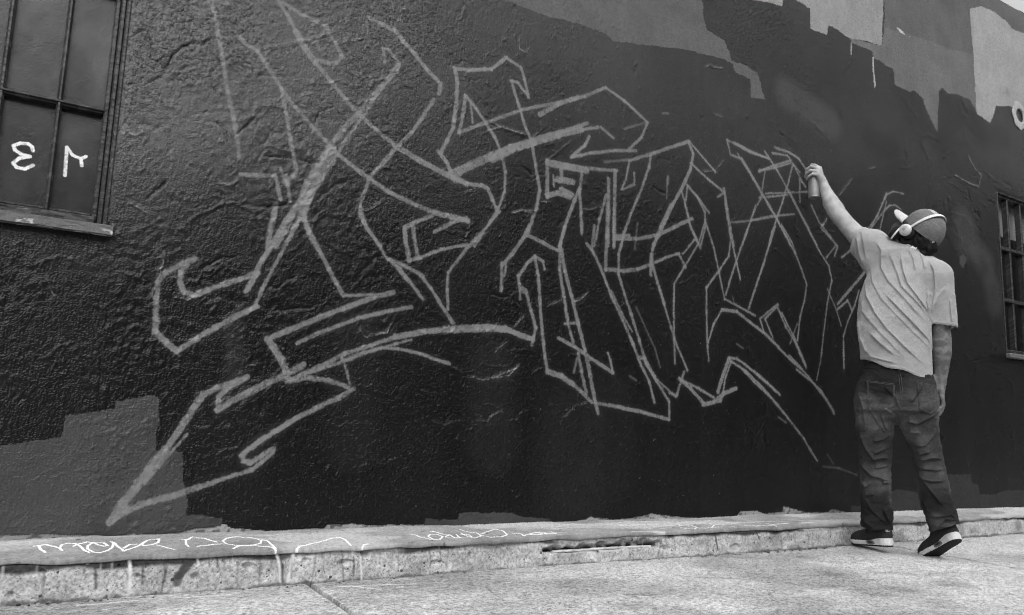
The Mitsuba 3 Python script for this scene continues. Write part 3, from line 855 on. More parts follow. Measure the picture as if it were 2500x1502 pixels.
ring = trimesh.creation.torus(.088, .031, 40, 14)
ring.apply_scale([1, 1, .16]); ring.apply_transform(trimesh.transformations.rotation_matrix(math.pi / 2, [1, 0, 0]))
ring.vertices *= (1 + .30 * (meshkit.noise(ring.vertices * 22, 3)[:, None] - .5))
ring.vertices += [HOLE[0], -.004, HOLE[1]]
add(f"{B}__vent_hole", ring, "mortar", smooth=True, label="round dark vent hole with a ring of pale mortar high on the wall")
pipe = trimesh.creation.annulus(.058, .066, .2, sections=36)
pipe.apply_transform(trimesh.transformations.rotation_matrix(math.pi / 2, [1, 0, 0])); pipe.vertices += [HOLE[0], .10, HOLE[1]]
disc = trimesh.creation.cylinder(.06, .01, sections=32); disc.apply_transform(trimesh.transformations.rotation_matrix(math.pi / 2, [1, 0, 0])); disc.vertices += [HOLE[0], .012, HOLE[1]]
add(f"{B}__vent_hole__pipe", cat([pipe, disc]), "painted_pane", smooth=30)

# left window: boarded and painted over; three mouldings step back to the panes
W1 = f"{B}__window"
x0, x1, z0, z1 = WINS[0]


def casing(win, x0, x1, z0, z1, steps, bottom):
    """nested rectangular mouldings: steps = (inset from, inset to, y front, y back)"""
    ms = []
    for a, b, y0, y1 in steps:
        ms.append(bbox((x1 - b, y0, z0 + bottom), (x1 - a, y1, z1 - a), .004))
        ms.append(bbox((x0 + a, y0, z0 + bottom), (x0 + b, y1, z1 - a), .004))
        ms.append(bbox((x0 + b, y0 + .001, z1 - b), (x1 - b, y1, z1 - a), .004))
    add(win, cat(ms), "window_wood")


casing(W1, x0, x1, z0, z1, [(-.001, .013, -.006, .075), (.0135, .029, .008, .075), (.0295, .046, .022, .075)], .028)
mx = [-.042, -.20, -.358, -.516, -.674, -.832]
ia, ib = x0 + .046, x1 - .046
rows = [(1.243, 1.588), (1.606, 2.02), (2.038, 2.424)]
for a, b in zip([ib] + mx, mx + [ia]):
    for q0, q1 in rows:
        xa, xb = b + (.008 if b != ia else 0), a - (.008 if a != ib else 0)
        n = 9
        gx, gz = np.meshgrid(np.linspace(xa - .005, xb + .005, n), np.linspace(q0 - .005, q1 + .005, 2 * n), indexing="ij")
        gy = .055 + .0006 * lattice(gx.astype(np.float32), gz.astype(np.float32), .11, 51)
        pv = np.stack([gx, gy, gz], -1).reshape(-1, 3)
        add(num(f"{W1}__pane"), (pv, grid_faces(n, 2 * n)[:, ::-1]), "painted_pane", smooth=True)
labels[f"{W1}__pane"] = {"label": "dark painted pane with a white backward one brushed on it"}
for m in mx:
    add(num(f"{W1}__glazing_bar"), cat([bbox((m - .0085, .026, 1.232), (m + .0085, .06, 2.43), .004), bbox((m - .0045, .018, 1.232), (m + .0045, .027, 2.43), .002)]), "window_wood")
for q in (1.597, 2.029):
    add(num(f"{W1}__glazing_bar"), cat([bbox((ia, .023, q - .009), (ib, .06, q + .009), .004), bbox((ia, .015, q - .003), (ib, .024, q + .004), .002)]), "window_wood")
add(f"{W1}__bottom_rail", cat([bbox((ia - .01, .014, 1.199), (ib + .012, .07, 1.2315), .005), bbox((ia, .03, 1.232), (ib, .07, 1.243), .004)]), "window_wood")
sv = trimesh.creation.box((x1 - x0 + .03, .13, .03)).subdivide().subdivide().subdivide().subdivide()
sv.vertices += [(x0 + x1) / 2 + .002, .022, 1.183]
sv.vertices[:, 2] += .004 * (meshkit.noise(sv.vertices * 30, 2) - .5) + .03 * (sv.vertices[:, 1] - .02)
add(f"{W1}__sill", sv, "window_sill", smooth=40, label="pale worn window sill with chipped paint")
labels[W1] = {"label": "boarded dark window at the upper left with white backward digits"}

# right window: dark glass with a valance inside
W2 = f"{B}__window_001"
x0, x1, z0, z1 = WINS[1]
casing(W2, x0, x1, z0, z1, [(-.001, .012, -.004, .08), (.0125, .03, .012, .08)], .03)
mx = [6.345, 6.555, 6.765]
ia, ib = x0 + .03, x1 - .03
for a, b in zip([ia] + mx, mx + [ib]):
    for q0, q1 in [(1.24, 1.61), (1.63, 2.02), (2.04, 2.43)]:
        gv = np.array([[a - .002, .05, q0], [b + .002, .05, q0], [b + .002, .05, q1], [a - .002, .05, q1]])
        add(num(f"{W2}__pane"), (gv, np.array([[0, 1, 2], [0, 2, 3]])), "pane_glass")
for m in mx:
    add(num(f"{W2}__glazing_bar"), bbox((m - .012, .018, 1.235), (m + .012, .062, 2.44), .004), "window_wood")
for q in (1.62, 2.03):
    add(num(f"{W2}__glazing_bar"), bbox((ia, .010, q - .012), (ib, .062, q + .012), .004), "window_wood")
add(f"{W2}__bottom_rail", bbox((ia, .008, 1.207), (ib, .07, 1.236), .004), "window_wood")
add(f"{W2}__sill", bbox((x0 - .012, -.035, 1.168), (x1 + .012, .09, 1.204), .006), "window_sill", label="pale sill of the far right window")
t = np.linspace(0, 1, 120); rowsv = []
for zz, f in ((2.44, 0), (2.30, .6), (2.20, 1)):
    drop = .05 * np.abs(np.sin(t * math.pi * 4 + .6)) * f
    rowsv.append(np.stack([x0 + .02 + (x1 - x0 - .04) * t, .12 + .012 * np.sin(t * 75), np.full_like(t, zz) - drop + .02 * f], -1))
add(f"{W2}__curtain", (np.array(rowsv).reshape(-1, 3), grid_faces(3, 120)), "curtain_cloth", smooth=True)
labels[W2] = {"label": "dark glazed window cut off by the right edge"}

# building added across the street, unseen, shaped to darken what the glossy paint reflects
principled("added_block_dark", lambda p, n, uv: gray(.05 * (.7 + .6 * fbm(p.x, p.z * 2, 1.0))), .9, .2)
add("added_street_block", cat([bbox((-3, -16, -.5), (14, -9.5, 5.0), .02), bbox((-3.2, -9.9, 5.0 - .3), (14, -9.3, 5.0 + .15), .02), bbox((14.05, -16, -.8), (70, -9.4, 5.0 + 8), .02)]), "added_block_dark", label="dark building added unseen behind the viewer to darken the reflections in the wall", cat="building")

# ---------------------------------------------------------------- concrete ledge along the foot of the wall
TAGS = parse("""0.0095 1 0.034,-0.093 0.046,-0.090 0.049,-0.131 0.062,-0.182
0.0095 1 0.053,-0.086 0.065,-0.084 0.082,-0.112 0.098,-0.140 0.103,-0.171
0.0086 1 0.098,-0.135 0.103,-0.096 0.119,-0.083 0.138,-0.096 0.150,-0.130 0.159,-0.177 0.170,-0.208
0.0086 1 0.133,-0.125 0.151,-0.099 0.170,-0.075 0.185,-0.081 0.199,-0.118 0.211,-0.141 0.223,-0.133 0.214,-0.094 0.187,-0.079 0.170,-0.123 0.168,-0.164 0.181,-0.206 0.198,-0.219 0.216,-0.198 0.232,-0.165 0.240,-0.109 0.235,-0.076
0.0086 1 0.241,-0.099 0.247,-0.137 0.260,-0.201 0.279,-0.184 0.306,-0.148 0.323,-0.108 0.349,-0.067 0.374,-0.062 0.367,-0.104 0.344,-0.138 0.320,-0.145 0.317,-0.128 0.335,-0.087
0.0086 1 0.262,-0.171 0.284,-0.128 0.303,-0.126
0.0066 1 0.358,-0.141 0.374,-0.160 0.387,-0.189 0.399,-0.212
0.0086 1 0.440,-0.088 0.457,-0.091 0.472,-0.064 0.480,-0.066
0.0076 1 0.449,-0.095 0.443,-0.139 0.445,-0.173
0.0086 1 0.485,-0.078 0.506,-0.088 0.524,-0.120 0.536,-0.139
0.0086 1 0.471,-0.177 0.491,-0.176 0.521,-0.164 0.552,-0.164
0.0095 1 0.557,-0.125 0.575,-0.093 0.599,-0.079 0.620,-0.082 0.632,-0.090
0.0076 1 0.642,-0.083 0.665,-0.102 0.679,-0.134 0.668,-0.168 0.645,-0.186 0.612,-0.192 0.582,-0.186 0.562,-0.160 0.557,-0.125
0.0095 1 0.569,-0.228 0.590,-0.199 0.633,-0.195 0.666,-0.213 0.688,-0.228 0.696,-0.251
0.0095 1 0.685,-0.123 0.698,-0.137 0.697,-0.196 0.698,-0.241
0.0095 1 0.763,-0.253 0.783,-0.222 0.823,-0.200 0.874,-0.167 0.922,-0.138 0.952,-0.130 0.959,-0.163 0.952,-0.241
0.0066 1 0.987,-0.259 0.999,-0.243 1.019,-0.241
0.0076 1 1.224,-0.133 1.241,-0.149 1.245,-0.184 1.268,-0.214 1.303,-0.220 1.334,-0.185 1.327,-0.149 1.301,-0.145 1.276,-0.175 1.280,-0.209
0.0076 1 1.327,-0.093 1.344,-0.117 1.350,-0.153 1.377,-0.157 1.376,-0.198 1.399,-0.202 1.407,-0.155
0.0076 1 1.344,-0.186 1.377,-0.157
0.0076 1 1.427,-0.151 1.457,-0.155 1.456,-0.197 1.440,-0.181 1.437,-0.138
0.0076 1 1.460,-0.083 1.479,-0.115 1.507,-0.134 1.505,-0.177 1.456,-0.211
0.0076 1 1.520,-0.150 1.567,-0.121 1.617,-0.090 1.636,-0.124 1.621,-0.180 1.576,-0.209 1.524,-0.208 1.512,-0.178
0.0076 1 1.654,-0.171 1.682,-0.190 1.675,-0.218 1.718,-0.195 1.780,-0.175 1.801,-0.193 1.757,-0.209 1.709,-0.209
0.0076 1 1.758,-0.172 1.792,-0.207 1.836,-0.213 1.835,-0.168
0.0057 1 2.506,-0.138 2.548,-0.170 2.558,-0.224 2.597,-0.238 2.648,-0.201 2.648,-0.157 2.630,-0.136
0.0057 1 2.597,-0.132 2.575,-0.165 2.639,-0.165
0.0057 1 2.648,-0.201 2.677,-0.223 2.728,-0.221 2.785,-0.184 2.795,-0.148
0.0057 1 2.802,-0.159 2.835,-0.191 2.880,-0.233
0.0057 1 2.920,-0.136 2.958,-0.160
0.0057 1 2.986,-0.192 3.040,-0.218 3.167,-0.216
0.0057 1 3.165,-0.177 3.177,-0.207 3.160,-0.243""")
FACE = [l.split() for l in """w 0.0100 0.168,0.197 0.167,0.186 0.167,0.172
w 0.0080 0.271,0.186 0.277,0.153 0.282,0.087
w 0.0040 0.388,0.192 0.398,0.177
w 0.0050 0.452,0.188 0.460,0.170 0.466,0.143
d 0.0260 0.441,0.172 0.440,0.152 0.426,0.134 0.413,0.115 0.410,0.096
d 0.0080 0.185,0.173 0.190,0.136 0.194,0.099
d 0.0050 0.311,0.167 0.312,0.136 0.314,0.102
d 0.0060 0.364,0.172 0.373,0.131 0.371,0.102 0.368,0.083
d 0.0040 0.374,0.169 0.376,0.130 0.375,0.102
w 0.0100 0.562,0.186 0.563,0.166
w 0.0100 0.696,0.177 0.706,0.150 0.714,0.119 0.721,0.072
w 0.0100 0.764,0.173 0.755,0.147 0.749,0.116 0.744,0.070
w 0.0060 0.952,0.171 0.958,0.149 0.960,0.133
w 0.0050 0.991,0.166 0.987,0.136 0.995,0.053
d 0.0090 0.711,0.153 0.722,0.118 0.727,0.071
d 0.0040 0.920,0.157 0.926,0.113 0.932,0.053
d 0.0070 0.963,0.130 0.965,0.099 0.966,0.072
d 0.0040 0.493,0.170 0.499,0.135
d 0.0060 0.518,0.169 0.523,0.134
d 0.0030 1.249,0.147 1.254,0.080
d 0.0040 1.292,0.144 1.295,0.088
w 0.0040 1.614,0.155 1.614,0.139
w 0.0040 1.733,0.151 1.734,0.135
d 0.0100 2.719,0.113 2.724,0.075 2.735,0.037
d 0.0080 2.995,0.110 3.024,0.069
d 0.0030 3.180,0.120 3.190,0.031""".strip().split("\n")]
top_segs = []
for w, al, p in TAGS:
    top_segs += segments([(w, al, p)], .0025, .85, .8)
gt = R0(8)
for _ in range(26):                                   # old faded chalk and paint streaks along the far part of the top
    x = gt.uniform(1.3, 3.4); y = gt.uniform(-.24, -.05); L = gt.uniform(.05, .25)
    top_segs.append([x, y, x + L, y + gt.normal(0, .012), gt.uniform(.002, .004), .004, gt.uniform(.3, .8), .7])
face_segs = []
for l in FACE:
    p = np.array([[float(t) for t in q.split(",")] for q in l[2:]])
    face_segs += segments([(float(l[1]), 1, p)], .006, .72 if l[0] == "w" else .05, 1, .85 if l[0] == "w" else .75)
for _ in range(90):                                   # faint runs of paint and dirt
    x = gt.uniform(-.3, 5.5); zt = ledge_z(x, -.25) - .01
    face_segs.append([x, zt, x + gt.normal(0, .004), zt - gt.uniform(.02, .12), gt.uniform(.001, .003), .006, gt.uniform(.2, .6), gt.choice([.05, .08, .6])])
GT, GF = Strokes(top_segs, .06), Strokes(face_segs, .06)


def ledge_top_col(p, n, uv):
    x, y = p.x, p.y
    s = fbm(x * 8, y * 12, 1.0, 4)
    k = 0.26 * (.62 + .75 * s)
    k = dr.lerp(k, .52, sstep(.50, .62, fbm(x * 2.2, y * 9, 4.0, 3)) * .55)           # worn, whiter stretches
    k = dr.lerp(k, .07, pits(x, y, .035, .12) * .8)
    k = k * (.60 + .4 * noise(x * 330, y * 330, p.z * 330) + .4 * noise(x * 130, y * 160, 4.0))
    return gray(GT.paint(x, y, k, 1.0))


def ledge_face_col(p, n, uv):
    x, z = p.x, p.z
    h = z + 0.0217 * x
    s = fbm(x * 9, z * 16, 1.0, 4)
    k = 0.44 * (.62 + .76 * s)
    k = dr.lerp(k, .16, sstep(.56, .7, fbm(x * 5, z * 6, 9.0, 3)) * .6)
    k = dr.lerp(k, .03, pits(x, z, .020, .14) * .9)
    k = dr.lerp(k, .08, pits(x, z, .008, .3, 3.0) * .8)
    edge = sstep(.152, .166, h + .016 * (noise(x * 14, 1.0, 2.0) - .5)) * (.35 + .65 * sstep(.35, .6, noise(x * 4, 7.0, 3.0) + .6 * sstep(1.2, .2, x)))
    k = dr.lerp(k, .025, edge * .95)                                                   # shade under the overhanging lip, painted in
    k = dr.lerp(k, .08, sstep(.085, .074, h + .012 * (noise(x * 25, 4.0, 4.0) - .5)) * .75)   # darker along the pavement
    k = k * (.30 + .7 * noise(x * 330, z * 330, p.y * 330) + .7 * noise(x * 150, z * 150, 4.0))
    k = dr.lerp(k, .02, sstep(-.228, -.215, p.y) * sstep(.15, .13, h))  # shade deep inside the spalled groove, painted black
    return gray(GF.paint(x, z, k, 1.0))


def concrete_bump(p, n, uv):
    q = fbm(p.x * 120, p.y * 120, p.z * 120, 3)
    return .0025 * q - .002 * pits(p.x, p.y + p.z, .020, .14)


principled("ledge_top", ledge_top_col, .8, .3, concrete_bump)
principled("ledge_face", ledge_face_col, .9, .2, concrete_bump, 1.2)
LX = [-.45]
while LX[-1] < 7:
    LX.append(LX[-1] + np.interp(LX[-1], [0, 2, 4, 7], [.006, .007, .010, .02]))
LX = np.concatenate([np.arange(-4, -.45, .08), LX, np.arange(7.05, 14, .1)]).astype(np.float32)
prof = [(.06 - .30 * t, 0) for t in np.linspace(0, 1, 46)]                            # the top, from behind the wall face outwards
prof += [(-.2445 - .0075 * math.sin(a), -.0065 + .0065 * math.cos(a)) for a in np.linspace(.3, math.pi / 2, 5)]
prof += [(-.252, -.012), (-.251, -.015), (-.2435, -.0165)]
nt = len(prof)
prof += [(-.2435 - .006 * min(1, t * 6), -.0165 - .165 * t) for t in np.linspace(.02, 1, 46)]
prof = np.array(prof, np.float32)
lx, s = np.meshgrid(LX, np.arange(len(prof)), indexing="ij")
py, pz = prof[s, 0], prof[s, 1]
is_top = s < nt
yy, zz = py.copy(), np.where(is_top, ledge_z(lx, np.minimum(py, 0)) + pz, ledge_z(lx, -.25) + pz)
arc = np.concatenate([[0], np.cumsum(np.hypot(*np.diff(prof, axis=0).T))])[s].astype(np.float32)
n1 = .0035 * lattice(lx, arc, .16, 61) + .0018 * lattice(lx, arc, .05, 62) + .0016 * lattice(lx, arc, .018, 63)
n1 -= .006 * np.clip(lattice(lx, arc, .06, 64) * lattice(lx, arc, .35, 65) - .35, 0, 1)
zz += np.where(is_top & (s < nt - 8), n1 * .8, 0)
zz += np.where(~is_top | (s >= nt - 8), .004 * lattice(lx, arc * 0, .12, 66) + .003 * lattice(lx, arc * 0, .035, 67), 0) * (s < nt + 2)
yy -= np.where(~is_top, n1 * 1.4, .006 * smooth01(nt - 10, nt - 5, s) * lattice(lx, arc * 0, .09, 68))
hz = zz + SL * lx
# spalled groove with the bared reinforcing bar
ax = np.array([1.74, 2.40]); u = (lx - ax[0]) / (ax[1] - ax[0])
gz = .096 - .026 * u + SL * lx * 0
gz = np.interp(lx, [1.74, 1.80, 2.10, 2.33, 2.41], [.098, .091, .086, .080, .066])
jag = .012 * lattice(lx, arc * 0, .03, 69) + .006 * lattice(lx, arc * 0, .012, 70)
cav = smooth01(.0, .05, u) * smooth01(1, .94, u) * smooth01(gz - .009 + .3 * jag, gz - .004 + .3 * jag, zz) * smooth01(gz + .024 + jag, gz + .012 + jag, zz) * ~is_top
yy += cav * (.032 + .012 * lattice(lx, arc, .014, 71))
spall = smooth01(-.08, .02, u) * smooth01(1.15, 1, u) * ~is_top * (zz < gz)
yy += spall * .004 * lattice(lx, arc, .016, 72)
# broken patches and holes in the face
for hx, hh, rx, rz, dep in [(2.405, .118, .02, .012, .016), (3.27, .168, .030, .016, .03), (3.18, .165, .012, .01, .02), (1.005, .165, .014, .022, .02), (.935, .135, .03, .01, .012), (1.08, .14, .05, .03, .006), (.46, .118, .012, .012, .016),
                            (.62, .14, .018, .009, .015), (.30, .13, .006, .006, .012), (.315, .125, .005, .005, .01), (.06, .155, .007, .006, .012), (-.01, .10, .008, .006, .012), (1.28, .118, .022, .006, .012), (1.42, .13, .008, .02, .012),
                            (4.6, .15, .05, .045, .008), (4.75, .14, .015, .05, .01), (.80, .148, .014, .006, .012), (.25, .16, .004, .006, .012), (.545, .16, .01, .006, .01), (2.86, .098, .04, .02, .012)]:
    e = ((lx - hx) / rx) ** 2 + ((hz - hh) / rz) ** 2 + .5 * lattice(lx, arc, .015, 73)
    yy += np.where(~is_top, dep * smooth01(1.2, .5, e), 0)
# hairline joints and cracks down the face
for cx0 in (1.33, 1.26, .66, 2.62, 3.02, 3.31, 4.05, 4.2, 5.1, .35):
    d = np.abs(lx - cx0 - .006 * lattice(lx * 0 + cx0, arc, .03, int(cx0 * 50)))
    yy += np.where(~is_top, .006 * np.exp(-(d / .0035) ** 2) * (lattice(lx * 0 + cx0, arc, .05, 74) > -.3), 0)
LV = np.stack([lx, yy, zz], -1).reshape(-1, 3).astype(np.float64)
LF = grid_faces(len(LX), len(prof))
LN = vnormals(LV, LF)
if LN.reshape(len(LX), len(prof), 3)[100, 10, 2] < 0:
    LF, LN = LF[:, ::-1], -LN
m = s.reshape(-1)[LF].max(1) < nt
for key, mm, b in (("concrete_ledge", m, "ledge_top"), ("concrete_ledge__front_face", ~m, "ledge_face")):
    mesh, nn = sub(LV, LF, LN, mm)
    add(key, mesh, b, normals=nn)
tag("concrete_ledge", "long low chipped concrete ledge at the foot of the black wall, scrawled with white handwriting", "ledge")
labels["concrete_ledge__front_face"] = {"label": "pitted bare concrete front with drips and a spalled groove"}
bx = np.linspace(1.80, 2.325, 50)
bar = np.stack([bx, np.full(50, -.2400), np.interp(bx, [1.80, 2.10, 2.33], [.0895, .0838, .0772])], -1)


def tube(p, r, sides=10):
    p = np.asarray(p, float); t = np.gradient(p, axis=0); t /= np.linalg.norm(t, axis=1, keepdims=True)
    ref = np.where(np.abs(t[:, 2:]) < .9, [[0, 0, 1.]], [[1., 0, 0]])
    a = np.cross(t, ref); a /= np.linalg.norm(a, axis=1, keepdims=True); b = np.cross(t, a)
    an = np.arange(sides) * 2 * math.pi / sides
    r = np.broadcast_to(np.asarray(r, float), (len(p),))
    v = (p[:, None] + r[:, None, None] * (np.cos(an)[None, :, None] * a[:, None] + np.sin(an)[None, :, None] * b[:, None])).reshape(-1, 3)
    f = []
    for i in range(len(p) - 1):
        for j in range(sides):
            f.append([i * sides + j, i * sides + (j + 1) % sides, (i + 1) * sides + (j + 1) % sides, (i + 1) * sides + j])
    f = np.array(f); f = np.vstack([f[:, [0, 1, 2]], f[:, [0, 2, 3]]])
    n = len(v); v = np.vstack([v, p[0], p[-1]])
    caps = [[n, (j + 1) % sides, j] for j in range(sides)] + [[n + 1, (len(p) - 1) * sides + j, (len(p) - 1) * sides + (j + 1) % sides] for j in range(sides)]
    m_ = trimesh.Trimesh(v, np.vstack([f, caps]), process=False); trimesh.repair.fix_normals(m_)
    return m_


bar[:, 2] += .0012 * lattice(bx.astype(np.float32), bx.astype(np.float32) * 0, .05, 75)
principled("worn_bar", lambda p, n, uv: gray(.62 * (.6 + .5 * noise(p.x * 60, p.z * 200, 1.0))), .5, .5)
add("concrete_ledge__reinforcing_bar", tube(bar, .0052 + .0006 * np.sin(bx * 700)), "worn_bar", smooth=50, label="pale bared reinforcing bar in the spalled groove")

# ---------------------------------------------------------------- pavement
gg = R0(17)
scuff = []
for x0, y0, x1, y1, w, al in [(2.18, -.593, 2.43, -.739, .010, .35), (2.5, -.62, 2.95, -.78, .006, .3), (2.6, -.95, 3.2, -1.05, .005, .4), (3.987, -.841, 4.034, -.961, .006, .7), (3.45, -1.02, 3.5, -1.2, .005, .45), (2.4, -.9, 2.9, -.95, .02, .2),
                              (2.9, -.75, 3.4, -.9, .02, .2), (1.75, -.74, 1.79, -.75, .006, .8), (2.75, -1.1, 3.3, -1.25, .006, .3), (3.0, -.95, 3.4, -1.15, .004, .4), (3.2, -.8, 3.6, -.95, .004, .35)]:
    m_ = np.array([(x0 + x1) / 2 + gg.normal(0, .01), (y0 + y1) / 2 + gg.normal(0, .02)])
    scuff += [[x0, y0, *m_, w, w * 1.5, al, .12], [*m_, x1, y1, w, w * 1.5, al, .12]]
for _ in range(90):
    x, y = gg.uniform(-.2, 4.6), gg.uniform(-1.6, -.3); L = gg.uniform(.02, .14); a = gg.normal(-.35, .25)
    scuff.append([x, y, x + L * math.cos(a), y + L * math.sin(a), gg.uniform(.001, .0035), .004, gg.uniform(.2, .6), .10])
for p in ([(.888, -.32), (.95, -.335), (1.06, -.34), (1.145, -.36)], [(.93, -.325), (.97, -.37), (1.0, -.40)], [(.15, -.30), (.3, -.305)], [(.42, -.31), (.55, -.315)]):
    for a, b in zip(p[:-1], p[1:]):
        scuff.append([*a, *b, .0045, .006, .45, .85])
for _ in range(40):
    x, y = gg.uniform(-.2, 1.8), gg.uniform(-.9, -.27)
    scuff.append([x, y, x + gg.uniform(.005, .05), y, gg.uniform(.001, .004), .004, gg.uniform(.4, .9), .8])
for p in ([(1.9, -.70), (2.2, -.95), (2.35, -1.3)], [(3.0, -.45), (3.3, -.62), (3.45, -.9), (3.9, -1.05)], [(.1, -.52), (.35, -.60), (.5, -.56)], [(1.2, -.30), (1.35, -.48), (1.3, -.7)], [(4.2, -.4), (4.5, -.7), (4.4, -1.1)], [(2.5, -.32), (2.7, -.5)]):
    q = wander(np.array(p), gg)
    for a, b in zip(q[:-1], q[1:]):
        scuff.append([*a, *b, gg.uniform(.0006, .0022), .003, gg.uniform(.3, .9), .06])
GG = Strokes(scuff, .08)


def pavement_col(p, n, uv):
    x, y = p.x, p.y
    s = fbm(x * 3, y * 4, 1.0, 4)
    d = .6 * fbm(x * 40, y * 46, 3.0, 3) + .4 * fbm(x * 20 + y * 10, y * 40 + x * 12, 5.0, 2)
    k = 0.43 * (.74 + .52 * s) * (.80 + .4 * d)
    k *= 1 - .35 * sstep(-.42, -.27, y) * fbm(x * 12, y * 20, 2.0)                    # darker where it meets the ledge
    k = k * (.20 + .8 * noise(x * 260, y * 260, 4.0) + .8 * noise(x * 100, y * 140, 8.0))
    k = k * (1 - .38 * sstep(.48, .72, fbm(x * 1.8, y * 2.6, 6.0, 4))) * (1 - .25 * pits(x, y, .35, .5, 8.0))
    k = dr.lerp(k, .08, pits(x, y, .03, .2, 5.0) * .6)
    return gray(GG.paint(x, y, k, 1.0))


def pavement_bump(p, n, uv):
    return .0022 * fbm(p.x * 110, p.y * 110, 1.0, 3) + .001 * noise(p.x * 30 + p.y * 15, p.y * 90 + p.x * 20, 2.0)


principled("pavement_concrete", pavement_col, .85, .25, pavement_bump)
principled("asphalt", lambda p, n, uv: gray(.05 * (.7 + .6 * fbm(p.x * 4, p.y * 4, 1.0)) * (.6 + .8 * noise(p.x * 90, p.y * 90, 2.0))), .9, .3)
big = np.array([[-150, -150, 0], [150, -150, 0], [150, 150, 0], [-150, 150, 0.]])
big[:, 2] = ground_z(big[:, 0]) - .14
add("ground", (big, np.array([[0, 1, 2], [0, 2, 3]])), "asphalt", kind="structure", label="dark ground under the street")
bed = np.array([[-6, -1.748, 0], [14, -1.748, 0], [14, .1, 0], [-6, .1, 0.], [-6, -1.748, -.16], [14, -1.748, -.16]]); bed[:, 2] += ground_z(bed[:, 0]) - .03
add("pavement", (bed, np.array([[0, 1, 2], [0, 2, 3], [4, 5, 1], [4, 1, 0]])), "asphalt", kind="structure", label="pale grey concrete pavement in front of the ledge")
xb = [-5.6, -2.40, .815, 3.995, 7.2, 10.4, 13.6]
for k in range(6):
    for ya, yb in ((-1.75, .05),):
        fine = ya > -2 and 0 < k < 4
        st = .018 if fine else .12
        gx = np.linspace(xb[k] + .004, xb[k + 1] - .004, int((xb[k + 1] - xb[k]) / st))
        gy = np.linspace(ya + .004, yb - .004, int((yb - ya) / st))
        gx = np.concatenate([gx[:1], gx[0] + np.array([.004, .009]), gx[1:-1], gx[-1] - np.array([.009, .004]), gx[-1:]])
        gy = np.concatenate([gy[:1], gy[0] + np.array([.004, .009]), gy[1:-1], gy[-1] - np.array([.009, .004]), gy[-1:]])
        sx, sy = np.meshgrid(gx.astype(np.float32), gy.astype(np.float32), indexing="ij")
        h = .004 * lattice(sx, sy, .5, 81) + .0015 * lattice(sx, sy, .12, 82) + (.0010 * lattice(sx, sy, .04, 83) if fine else 0)
        e = np.minimum(np.minimum(sx - gx[0], gx[-1] - sx), np.minimum(sy - gy[0], gy[-1] - sy))
        h = h - .006 * np.exp(-e / .006) - np.where(e < 1e-4, .025, 0)
        sz = ground_z(sx) + h
        f = grid_faces(len(gx), len(gy))
        v = np.stack([sx, sy, sz], -1).reshape(-1, 3).astype(float)
        add(num("pavement__slab"), (v, f), "pavement_concrete", smooth=True)

# loose gravel, grit and leaf scraps caught along the foot of the ledge: too many to count
grit = []
for _ in range(340):
    x = gg.uniform(-.2, 5.2); y = -.256 - abs(gg.normal(0, .012)); rr = gg.uniform(.0015, .005)
    g_ = trimesh.creation.icosphere(1, rr); g_.vertices *= [gg.uniform(.7, 1.6), gg.uniform(.7, 1.4), gg.uniform(.4, .9)]
    g_.vertices += gg.normal(0, rr * .18, g_.vertices.shape); g_.vertices += [x, y, ground_z(x) + rr * .3]
    grit.append(g_)
principled("grit_stone", lambda p, n, uv: gray(.03 + .3 * sstep(.3, .8, noise(p.x * 70, p.y * 90, 1.0))), .9, .2)
add("grit", cat(grit), "grit_stone", kind="stuff", label="grit and small stones lying along the foot of the ledge", cat="grit")

# ---------------------------------------------------------------- the man: modelled in his own frame (u to his right as one faces his back, v towards what he faces, z up)
A0 = np.array([3.73, -0.55, 0.0])
EU = np.array([0.504, -0.863, 0]); EU /= np.linalg.norm(EU)
EV = np.array([-EU[1], EU[0], 0])


def place(v):
    v = np.asarray(v, float)
    return A0 + v[:, :1] * EU + v[:, 1:2] * EV + np.c_[np.zeros((len(v), 2)), v[:, 2]]


def padd(key, mesh, bsdf, smooth=True, **k):
    """a mesh in the man's frame, put where he stands"""
    v, f = (mesh if isinstance(mesh, tuple) else (np.array(mesh.vertices), np.array(mesh.faces)))
    return add(key, trimesh.Trimesh(place(v), f, process=False) if smooth not in (True, False) else (place(v), f), bsdf, smooth=smooth, **k)


